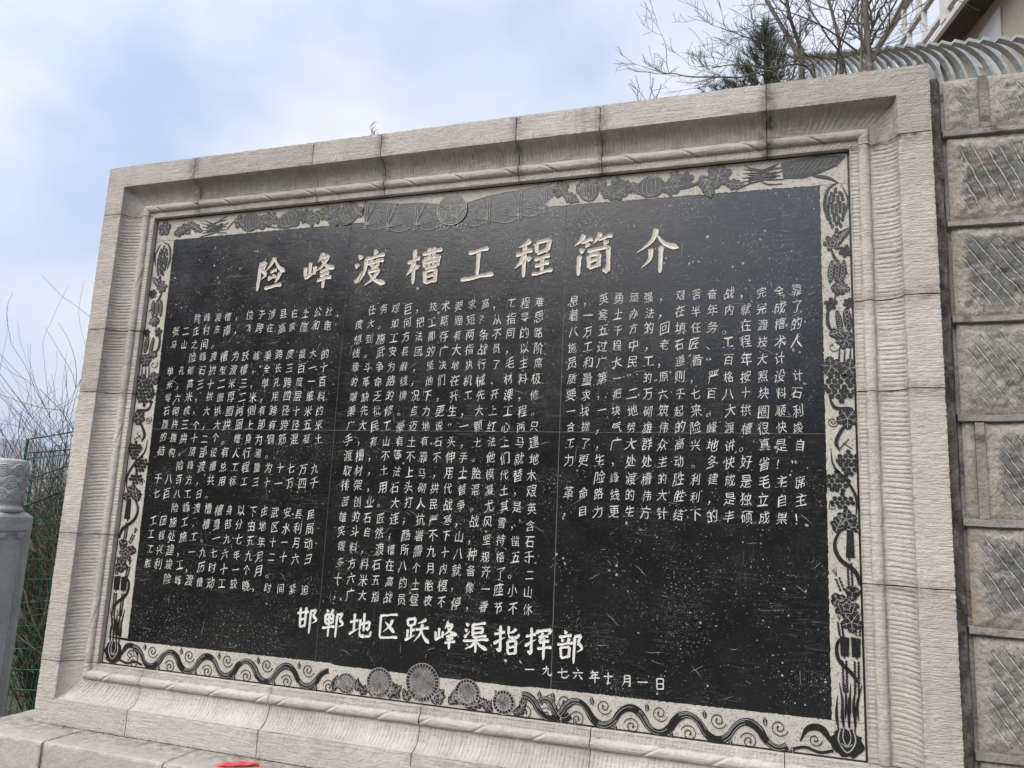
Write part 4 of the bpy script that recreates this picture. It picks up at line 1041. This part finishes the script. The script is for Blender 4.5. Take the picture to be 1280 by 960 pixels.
mb.build('rail', GALV, fence)
for t in (0.0, 0.52, 1.02):
    p = A2 + (B_ - A2) * t; mb = MB(); mb.box(p[0] - .03, p[0] + .03, p[1] - .03, p[1] + .03, p[2] - 1.0, p[2] + .02); mb.build('post', GALV, fence)

# ------------------------------------------------------------------ aqueduct walkway overhead on the right
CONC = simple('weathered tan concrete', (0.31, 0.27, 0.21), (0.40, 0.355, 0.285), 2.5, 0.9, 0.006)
SOFF = simple('dark brown soffit', (0.035, 0.03, 0.026), (0.10, 0.085, 0.07), 3, 0.9, 0.004)  # underside coloured a much darker brown than the trough wall
WHITEC = simple('whitewashed concrete', (0.50, 0.49, 0.47), (0.62, 0.61, 0.59), 8, 0.85, 0.003)
PLAS = simple('pale lime plaster', (0.48, 0.47, 0.47), (0.58, 0.57, 0.57), 6, 0.9, 0.002)
ad = np.array([-0.2444, 0.9697]); an = np.array([-0.9697, -0.2444])       # along the deck; towards the valley
E0 = np.array([5.18, 6.0]); EZ = 6.55
aq = thing('aqueduct', 'tan concrete aqueduct with a dark soffit and white walkway railing high on the right', 'aqueduct', (E0[0], E0[1], 2.6))
def aqp(s, o, z): return (E0[0] + ad[0]*s + an[0]*o, E0[1] + ad[1]*s + an[1]*o, z)     # s along, o out from the deck edge
def slab(mb, s0, s1, o0, o1, z0, z1):
    vs = [aqp(s, o, z) for z in (z0, z1) for s, o in ((s0, o0), (s1, o0), (s1, o1), (s0, o1))]
    mb.add(vs, [(0,1,2,3),(7,6,5,4),(0,4,5,1),(1,5,6,2),(2,6,7,3),(3,7,4,0)])
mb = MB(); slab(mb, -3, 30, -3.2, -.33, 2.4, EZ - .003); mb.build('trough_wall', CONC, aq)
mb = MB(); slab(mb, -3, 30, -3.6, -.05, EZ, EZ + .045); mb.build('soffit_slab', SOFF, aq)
mb = MB(); slab(mb, -3, 30, -.047, 0.0, EZ - .015, EZ + .05); mb.build('deck_edge', WHITEC, aq)
rl = MB(); slab(rl, -3, 30, -.09, .01, EZ + 1.0, EZ + 1.06); slab(rl, -3, 30, -.07, -.01, EZ + .56, EZ + .61); slab(rl, -3, 30, -.07, -.01, EZ + .17, EZ + .22)
rail = rl.build('railing', WHITEC, aq)
for k in range(12):
    mb = MB(); slab(mb, -3 + 2.5*k, -3 + 2.5*k + .13, -.09, .01, EZ + .05, EZ + 1.12); mb.build('post', WHITEC, rail)
for k in range(66):
    mb = MB(); s = -3 + 1.25/3*k + .17
    if k % 3: slab(mb, s, s + .05, -.065, -.015, EZ + .22, EZ + .56); slab(mb, s + .13, s + .18, -.065, -.015, EZ + .61, EZ + .98); mb.build('baluster', WHITEC, rail)
def onwall(px_, py):
    d = ROT.T @ np.array([(px_ - 640) / FPX, (py - 480) / FPX, 1.0]); w0 = np.array(aqp(0, -.326, 0)); n = np.array([an[0], an[1], 0])
    t = ((w0 - CAM) @ n) / (d @ n); return CAM + d * t
mb = MB(); tri = [onwall(1205, 75), onwall(1214, 60), onwall(1251.6, 6.6), onwall(1253, 58), onwall(1253, 95)]
of = np.array([an[0], an[1], 0]) * .012
mb.add([tuple(p + of) for p in tri] + [tuple(p) for p in tri], [tuple(range(5))] + [(i, (i+1) % 5, (i+1) % 5 + 5, i + 5) for i in range(5)]); mb.build('plaster_patch', PLAS, aq)
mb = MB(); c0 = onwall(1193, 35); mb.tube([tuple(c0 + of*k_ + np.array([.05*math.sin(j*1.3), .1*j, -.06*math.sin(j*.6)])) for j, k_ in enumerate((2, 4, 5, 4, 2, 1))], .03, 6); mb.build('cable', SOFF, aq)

# ------------------------------------------------------------------ trees and shrubs
BARK = simple('grey bark', (0.095, 0.083, 0.072), (0.19, 0.17, 0.148), 18, 0.9, 0.004)
BARKD = simple('dark bark', (0.05, 0.043, 0.038), (0.10, 0.085, 0.075), 18, 0.9, 0.004)
TWIG = simple('winter twigs', (0.075, 0.062, 0.055), (0.14, 0.118, 0.105), 9, 0.9, 0)
tr = np.random.default_rng(77)
def twigs(mb, p, d, ln_, rad, depth, up=0.25):
    n = 5; pts = [np.array(p, float)]; dd = np.array(d, float); dd /= np.linalg.norm(dd)
    for i in range(n):
        dd = dd + tr.normal(0, .13, 3) + np.array([0, 0, up * .12]); dd /= np.linalg.norm(dd)
        pts.append(pts[-1] + dd * ln_ / n)
    mb.tube([tuple(q) for q in pts], list(np.linspace(rad, max(rad * .45, .0011), n + 1)), 4, False)
    if depth > 0:
        for k in range(int(tr.integers(3, 6))):
            i = int(tr.integers(1, n + 1)); b = pts[i] - pts[i-1]; b /= np.linalg.norm(b)
            q = b + tr.normal(0, .55, 3) + np.array([0, 0, up]); twigs(mb, pts[i], q, ln_ * tr.uniform(.4, .65), max(rad * .55, .0012), depth - 1, up)
def bare_tree(label, Y, stems, zbase, twign=3, tlen=.42, depth=2, bark=BARK, grp='leafless trees behind the wall'):
    """stems: list of ([(photo x, photo y, depth offset)...], radius at the foot, radius at the tip)"""
    x0, y0 = stems[0][0][0][:2]; b = unp(x0, y0, Y)
    t = thing('bare_tree', label, 'tree', (b[0], b[1], zbase), grp)
    tk = MB(); tw = MB()
    for pts, ra, rb_ in stems:
        P = [unp(q[0], q[1], Y + (q[2] if len(q) > 2 else 0)) for q in pts]
        if pts[0][1] > 80: P = [np.array([P[0][0], P[0][1], zbase])] + P
        C = crom3(P); m_ = len(C)
        tk.tube([tuple(q) for q in C], list(np.linspace(ra, rb_, m_) * .85), 7)
        vis = range(int(m_ * .35), m_)
        for k in range(twign + (3 if ra > .012 else 0)):
            i = int(tr.choice(list(vis))); a = C[min(i+1, m_-1)] - C[max(i-1, 0)]; a = a / np.linalg.norm(a)
            twigs(tw, C[i], a * .7 + tr.normal(0, .55, 3) + np.array([-.1, 0, .25]), tlen * tr.uniform(.7, 1.3), max(.0022, rb_ * .45), depth)
    tk.build('trunk', bark, t, smooth=True); tw.build('twigs', TWIG, t)
def crom3(P, n=7):
    P = [np.array(q, float) for q in P]
    if len(P) == 2: return [P[0] + (P[1] - P[0]) * i / n for i in range(n + 1)]
    Q = [2*P[0] - P[1]] + P + [2*P[-1] - P[-2]]; o = []
    for i in range(1, len(Q) - 2):
        for k in range(n if i < len(Q) - 3 else n + 1):
            t = k / n
            o.append(.5*((2*Q[i]) + (-Q[i-1]+Q[i+1])*t + (2*Q[i-1]-5*Q[i]+4*Q[i+1]-Q[i+2])*t*t + (-Q[i-1]+3*Q[i]-3*Q[i+1]+Q[i+2])*t**3))
    return o
bare_tree('leafless tree with two leaning pale stems and long low branches reaching left over the frame', 1.6,
    [([(1002, 92), (997, 69), (980, 37, .1), (958, 0, .15), (940, -45, .2)], .026, .010), ([(1003, 84), (999, 56), (987, 19, -.1), (980, -30, -.2)], .020, .010),
     ([(1019, 98), (1006, 82, -.1), (969, 60, -.2), (940, 49, -.3), (899, 34, -.4)], .009, .003), ([(1018, 98), (959, 85, -.2), (918, 81, -.3), (890, 85, -.4)], .010, .003),
     ([(976, 104), (920, 97, -.15), (864, 96, -.3), (843, 92, -.3), (828, 92, -.35)], .009, .003)], 2.75, 7, .27)
bare_tree('leafless tree of slender crossing stems between the two stouter bare trees', 1.9,
    [([(1052, 92), (1052, 77), (1047, 44), (1036, 0), (1028, -40)], .020, .010), ([(1045, 94), (1057, 33, -.2), (1074, 0, -.3), (1086, -30, -.3)], .009, .006),
     ([(1058, 94), (1033, 44, -.2), (1015, 15, -.3), (1000, -15, -.3)], .009, .004), ([(1074, 66), (1033, 36, -.3), (1000, 20, -.4), (960, 8, -.4)], .008, .003)], 3.0, 6, .38)
bare_tree('leafless tree with the thickest trunk and forked stems in front of the picket fence', 1.2,
    [([(1087, 94), (1086, 84), (1084, 45), (1081, 0), (1079, -50)], .026, .019), ([(1077, 92), (1077, 45), (1077, 0), (1078, -40)], .009, .007),
     ([(1088, 80), (1105, 48, .2), (1129, 0, .3), (1145, -35, .3)], .014, .009), ([(1089, 56), (1096, 39, -.1), (1120, 2, -.2), (1130, -30, -.2)], .008, .006), ([(1083, 30), (1090, 14), (1098, 0), (1110, -25)], .010, .006)], 2.7, 5, .34, bark=BARK)
# pine
NEED = simple('pine needles', (0.030, 0.045, 0.022), (0.060, 0.078, 0.038), 6, 0.7, 0)
pb = unp(956, 100, 4.0); pt = unp(957, 34, 4.0)
pine = thing('pine_tree', 'small dark green young pine behind the frame top left of the bare trees', 'tree', (pb[0], pb[1], 3.9))
tk = MB(); tk.tube([(pb[0], 4.0, 3.9), (pb[0] + .02, 4.0, pt[2] - .2), (pt[0], 4.0, pt[2] - .05)], [.045, .026, .010], 7); tk.build('trunk', BARKD, pine)
nd = MB()
def tuft(c, d, ln_, n):
    d = np.array(d, float); d /= np.linalg.norm(d)
    for _ in range(n):
        q = d + tr.normal(0, .42, 3); q /= np.linalg.norm(q); s = np.cross(q, tr.normal(0, 1, 3)); s /= np.linalg.norm(s)
        b = np.array(c) + d * tr.uniform(-.05, .04); l = ln_ * tr.uniform(.7, 1.2)
        nd.add([tuple(b - s*.0022), tuple(b + s*.0022), tuple(b + q*l)], [(0, 1, 2)])
H_ = pt[2] - 3.9
for i in range(66):
    t = 0.24 + .72 * i / 65; z = 3.9 + H_ * t; a = i * 2.4 + tr.normal(0, .2); L_ = (1.0 * (1 - t) ** 1.05 + .07) * tr.uniform(.7, 1.15)
    d = np.array([math.cos(a), math.sin(a), .55 + .5*t]); d /= np.linalg.norm(d); p0 = np.array([pb[0] + .01, 4.0, z])
    nd.tube([tuple(p0), tuple(p0 + d * L_)], [.008, .003], 4, False)
    for k in range(int(4 + L_ * 16)):
        f = .35 + .65 * k / (4 + L_ * 16); tuft(p0 + d * L_ * f + tr.normal(0, .025, 3), d + np.array([0, 0, .4]) + tr.normal(0, .3, 3), .095, 15)
    tuft(p0 + d * L_, d + np.array([0, 0, .6]), .11, 22)
tuft((pt[0], 4.0, pt[2] - .08), (0, 0, 1), .12, 60); tuft((pt[0], 4.0, pt[2] - .2), (0, 0, 1), .12, 60)
sb = unp(903, 108, 3.6)
for k in range(16): tuft((sb[0] + tr.normal(0, .09), 3.6 + tr.normal(0, .05), sb[2] + tr.normal(0, .03)), tr.normal(0, .5, 3) + np.array([0, 0, .8]), .10, 24)
nd.tube([(pb[0], 4.0, 4.45), (sb[0] + .15, 3.75, sb[2] - .12), (sb[0], 3.6, sb[2])], [.014, .010, .006], 5, False)
nd.build('crown', NEED, pine)
# weeds rooted in the joints on top of the frame
for lab, x, n, hgt in (('wispy dry weed sprouting on top of the frame at its left middle', 1.42, 5, .085), ('low tuft of dry weed on top of the frame left of the pine', 2.94, 16, .05), ('bare sprig rising above the frame top between weed tufts', 2.86, 4, .15)):
    t = thing('weed', lab, 'weed', (x, -.02, PH + FO), 'weeds on top of the frame'); mb = MB()
    for _ in range(n): twigs(mb, (x + tr.normal(0, .03), -.02, PH + FO - .004), (tr.normal(0, .35), tr.normal(0, .2), 1), hgt * tr.uniform(.7, 1.2), .0014, 1 if hgt > .06 else 0)
    mb.build('stems', TWIG, t)

# ------------------------------------------------------------------ left: carved baluster post, wire fence, winter brush
GREYST = limestone('grey carved stone', (0.46, 0.46, 0.455), (0.55, 0.55, 0.54), tool=False, stain=False)
px0 = -1.10; py0 = 0.02; hw = .115
post = thing('baluster_post', 'grey stone railing post with cloud scroll drum cap left of the frame', 'stone post', (px0, py0 + .05, GZ))
X1 = -0.868; YA, YZ = -0.065, 0.20; XA = X1 - (YZ - YA); cx, cy = (X1 + XA) / 2, (YA + YZ) / 2
mb = MB(); b = .012
def sq(h): return [(X1 - h, YA + h), (X1 - h, YZ - h), (XA + h, YZ - h), (XA + h, YA + h)]
lev = [(GZ, 0), (.735, 0), (.750, .010), (.765, .028)]
vs = []; fs = []
for z, h in lev: vs += [(x, y, z) for x, y in sq(h)]
for i in range(3):
    for j in range(4): fs.append((i*4 + j, i*4 + (j+1) % 4, (i+1)*4 + (j+1) % 4, (i+1)*4 + j))
fs.append((12, 13, 14, 15)); mb.add(vs, fs)
shaft = mb.build('shaft', GREYST, post)
mb = MB()
def rim(f):      # raised border round the sunk panel, with fret corners at the top
    for a, b_ in (((.04, -.7), (.04, .66)), ((.225, -.7), (.225, .66)), ((.04, .66), (.225, .66)), ((.065, -.7), (.065, .615)), ((.20, -.7), (.20, .615)), ((.065, .615), (.10, .615)), ((.165, .615), (.20, .615)), ((.10, .615), (.10, .64)), ((.165, .615), (.165, .64)), ((.10, .64), (.165, .64))):
        mb.obox(f(*a), f(*b_), .008, .008)
rim(lambda u, z: (X1 + .002, YA + u, z)); rim(lambda u, z: (X1 - u, YA - .002, z)); mb.build('panel_moulding', GREYST, shaft)
mb = MB(); Rc = .122
mb.lathe([(.10, 0), (.125, .004), (.130, .020), (.122, .034), (.112, .040), (.112, .055), (.120, .062), (Rc, .075), (Rc + .002, .2), (Rc, .300), (.118, .312), (.095, .318)], (cx, cy, .762), 48)
capo = mb.build('drum_cap', GREYST, post, smooth=True)
mb = MB()
def cyl(a, z): return (cx + (Rc + .001) * math.cos(a), cy + (Rc + .001) * math.sin(a), .762 + z)
for row in range(3):
    z = .110 + .072 * row
    for k in range(9):
        a0 = 2*PI*(k + .5*(row % 2))/9
        for f in (1.0, .66, .34):
            mb.tube([cyl(a0 + .27*f*math.cos(q)*(1.15 if math.sin(q) < 0 else .95), z + .033*f*math.sin(q) + .004*math.cos(2*q)) for q in np.linspace(0, 2*PI, 18)], .0062, 5, False)
        mb.tube([cyl(a0 + .30 + .1*q, z + .015*math.sin(q*6)) for q in np.linspace(0, 1, 6)], .0062, 5, False)
mb.build('cloud_scrolls', GREYST, capo, smooth=True)

GREENW = simple('green coated wire', (0.018, 0.11, 0.068), (0.035, 0.16, 0.10), 12, 0.5, 0)
RUST = simple('rusty barbed wire', (0.035, 0.03, 0.028), (0.075, 0.062, 0.055), 20, 0.7, 0)
wf = thing('wire_fence', 'green welded wire fence topped with barbed strands between post and frame', 'wire fence', (-1.6, .9, GZ))
F0, F1 = np.array([-1.72, .80]), np.array([-0.75, 1.35])
mb = MB(); fr = np.random.default_rng(4)
def ftop(t): return 1.22 + .42 * t
for k in range(34):
    t = k / 33; p = F0 + (F1 - F0) * t; lean = fr.normal(0, .02)
    mb.tube([(p[0], p[1], GZ), (p[0] + lean*.5, p[1] + fr.normal(0, .02), .3), (p[0] + lean, p[1], ftop(t) - .05)], .0042, 4)
for k in range(14):
    z = GZ + .1 + .145 * k
    mb.tube([(F0[0] + (F1[0]-F0[0])*t, F0[1] + (F1[1]-F0[1])*t + .01*math.sin(9*t + k), min(z + .16*t*(k/13) + .015*math.sin(5*t+k), ftop(t))) for t in np.linspace(0, 1, 9)], .0036, 4)
for k in range(26):      # slack diagonal wires
    t = fr.uniform(0, .9); p = F0 + (F1 - F0) * t; q = F0 + (F1 - F0) * min(1, t + fr.uniform(.08, .3)); z = fr.uniform(GZ + .2, ftop(t) - .5)
    mb.tube([(p[0], p[1] - .01, z), ((p[0]+q[0])/2, (p[1]+q[1])/2 - .015, z + .28), (q[0], q[1] - .01, min(z + fr.uniform(.4, .8), ftop(t) + .02))], .0034, 4)
mb.build('wire_mesh', GREENW, wf)
for t in (0.0, .98):
    p = F0 + (F1 - F0) * t; mb = MB(); mb.tube([(p[0], p[1], GZ), (p[0] - .02, p[1], ftop(t) + .05)], .010, 8); mb.build('post', GREENW, wf)
mb = MB()
for j, (dz, sag) in enumerate(((.05, .05), (-.05, .09), (-.26, -.03), (-.40, .04))):
    P = [(F0[0] + (F1[0]-F0[0])*t, F0[1] + (F1[1]-F0[1])*t - .02, ftop(t) + dz - sag*math.sin(PI*t) + (.25*t - .05 if j == 3 else 0)) for t in np.linspace(0, 1, 14)]
    mb.tube(P, .0045 if j < 3 else .008, 4)
    for q in P:
        for _ in range(3):
            d = fr.normal(0, .018, 3); mb.tube([tuple(np.array(q) - d), tuple(np.array(q) + d)], .002, 3)
mb.build('barbed_wire', RUST, wf)

def shrub(label, x, y, z, n, ln_, rad, depth, grp=None, mat=None, buds=0, budm=None, spread=.25):
    t = thing('bare_shrub', label, 'shrub', (x, y, z), grp); mb = MB(); bd = MB()
    for _ in range(n):
        d = np.array([tr.normal(0, spread), tr.normal(0, spread), 1.0]); twigs(mb, (x + tr.normal(0, .05), y + tr.normal(0, .05), z), d, ln_ * tr.uniform(.75, 1.15), rad * tr.uniform(.6, 1.2), depth, .18)
    mb.build('stems', mat or TWIG, t)
    if buds:
        V = np.array(mb.v); idx = tr.integers(0, len(V), buds * 4); idx = [i for i in idx if V[i][2] > z + ln_ * .55][:buds]
        for i in idx:
            c = V[i]; s = .0065 * tr.uniform(.6, 1.3)
            bd.add([tuple(c + np.array(q) * s) for q in ((1,0,0),(-1,0,0),(0,1,0),(0,-1,0),(0,0,1.5),(0,0,-1.5))], [(0,2,4),(2,1,4),(1,3,4),(3,0,4),(2,0,5),(1,2,5),(3,1,5),(0,3,5)])
        bd.build('buds', budm, t)
BUD = simple('reddish buds', (0.22, 0.10, 0.10), (0.30, 0.15, 0.14), 30, 0.8, 0)
STRAW = simple('dry straw stems', (0.20, 0.165, 0.115), (0.32, 0.27, 0.20), 8, 0.9, 0)
BRUSH = simple('dark dry brush', (0.035, 0.034, 0.022), (0.095, 0.08, 0.055), 8, 0.9, 0)
def gpt(px_, py, Y): q = unp(px_, py, Y); return q
q = unp(85, 520, 1.6); shrub('tall bare shrub with thin upright twigs rising behind the wire fence', q[0] - .02, 1.6, GZ, 4, 2.05, .006, 2, 'winter shrubs behind the wire fence', spread=.05)
q = unp(25, 570, 1.9); shrub('bare shrub with small reddish buds above the drum cap post', q[0] - .05, 1.9, GZ, 7, 1.55, .0055, 2, 'winter shrubs behind the wire fence', None, 160, BUD, .08)
for k, (x, y, n, lab) in enumerate(((-1.75, 1.25, 12, 'brown dry brush just behind the wire fence'), (-2.3, 1.8, 14, 'tangled brown brush farther behind the wire fence'), (-3.0, 2.7, 16, 'dark brush at the very back of the thicket behind the wire fence'), (-1.45, 1.35, 10, 'straw coloured dry brush close behind the left edge of the frame'))):
    shrub(lab, x, y, GZ, n * 4, 1.5, .008, 2, 'winter shrubs behind the wire fence', STRAW if k == 3 else BRUSH, spread=.22)

# ------------------------------------------------------------------ red strip left on the plinth
RED = simple('red plastic', (0.55, 0.03, 0.035), (0.66, 0.05, 0.05), 25, 0.45, 0.0006, 0.5)
mb = MB(); n = 18; A = np.zeros((n, 6, 3))
for i in range(n):
    t = i / (n - 1)
    c = np.array([1.005 + .17*t, -.275 + .085*t, -.3065 + .007*math.sin(PI*t) + .004*math.sin(9*t)**2]); w = .030 * (math.sin(PI * min(1, .12 + t*.95)) ** .6) + .003
    for j in range(6):
        u = j/5 - .5; A[i, j] = c + np.array([.35*u*w, -.9*u*w, .006*math.cos(u*5 + 3*t) + .004*abs(u)])
mb.grid(A); o = mb.build('red_ribbon', RED)
sol = o.modifiers.new('thickness', 'SOLIDIFY'); sol.thickness = .0015
tag(o, 'crumpled red plastic strip lying on the stone ledge under the frame', 'ribbon')

# ------------------------------------------------------------------ valley air
hz = MB(); hz.box(-4200, 4200, -900, 4200, GZ - 1, 345)
HM = bpy.data.materials.new('valley haze'); HM.use_nodes = True; ht = HM.node_tree; ht.nodes.clear()
ho = N(ht, 'ShaderNodeOutputMaterial'); hv = N(ht, 'ShaderNodeVolumePrincipled')
hv.inputs['Color'].default_value = (0.80, 0.87, 1.0, 1); hv.inputs['Density'].default_value = 0.00030; hv.inputs['Anisotropy'].default_value = 0.2
ht.links.new(hv.outputs[0], ho.inputs['Volume'])
tag(hz.build('haze', HM), kind='stuff')
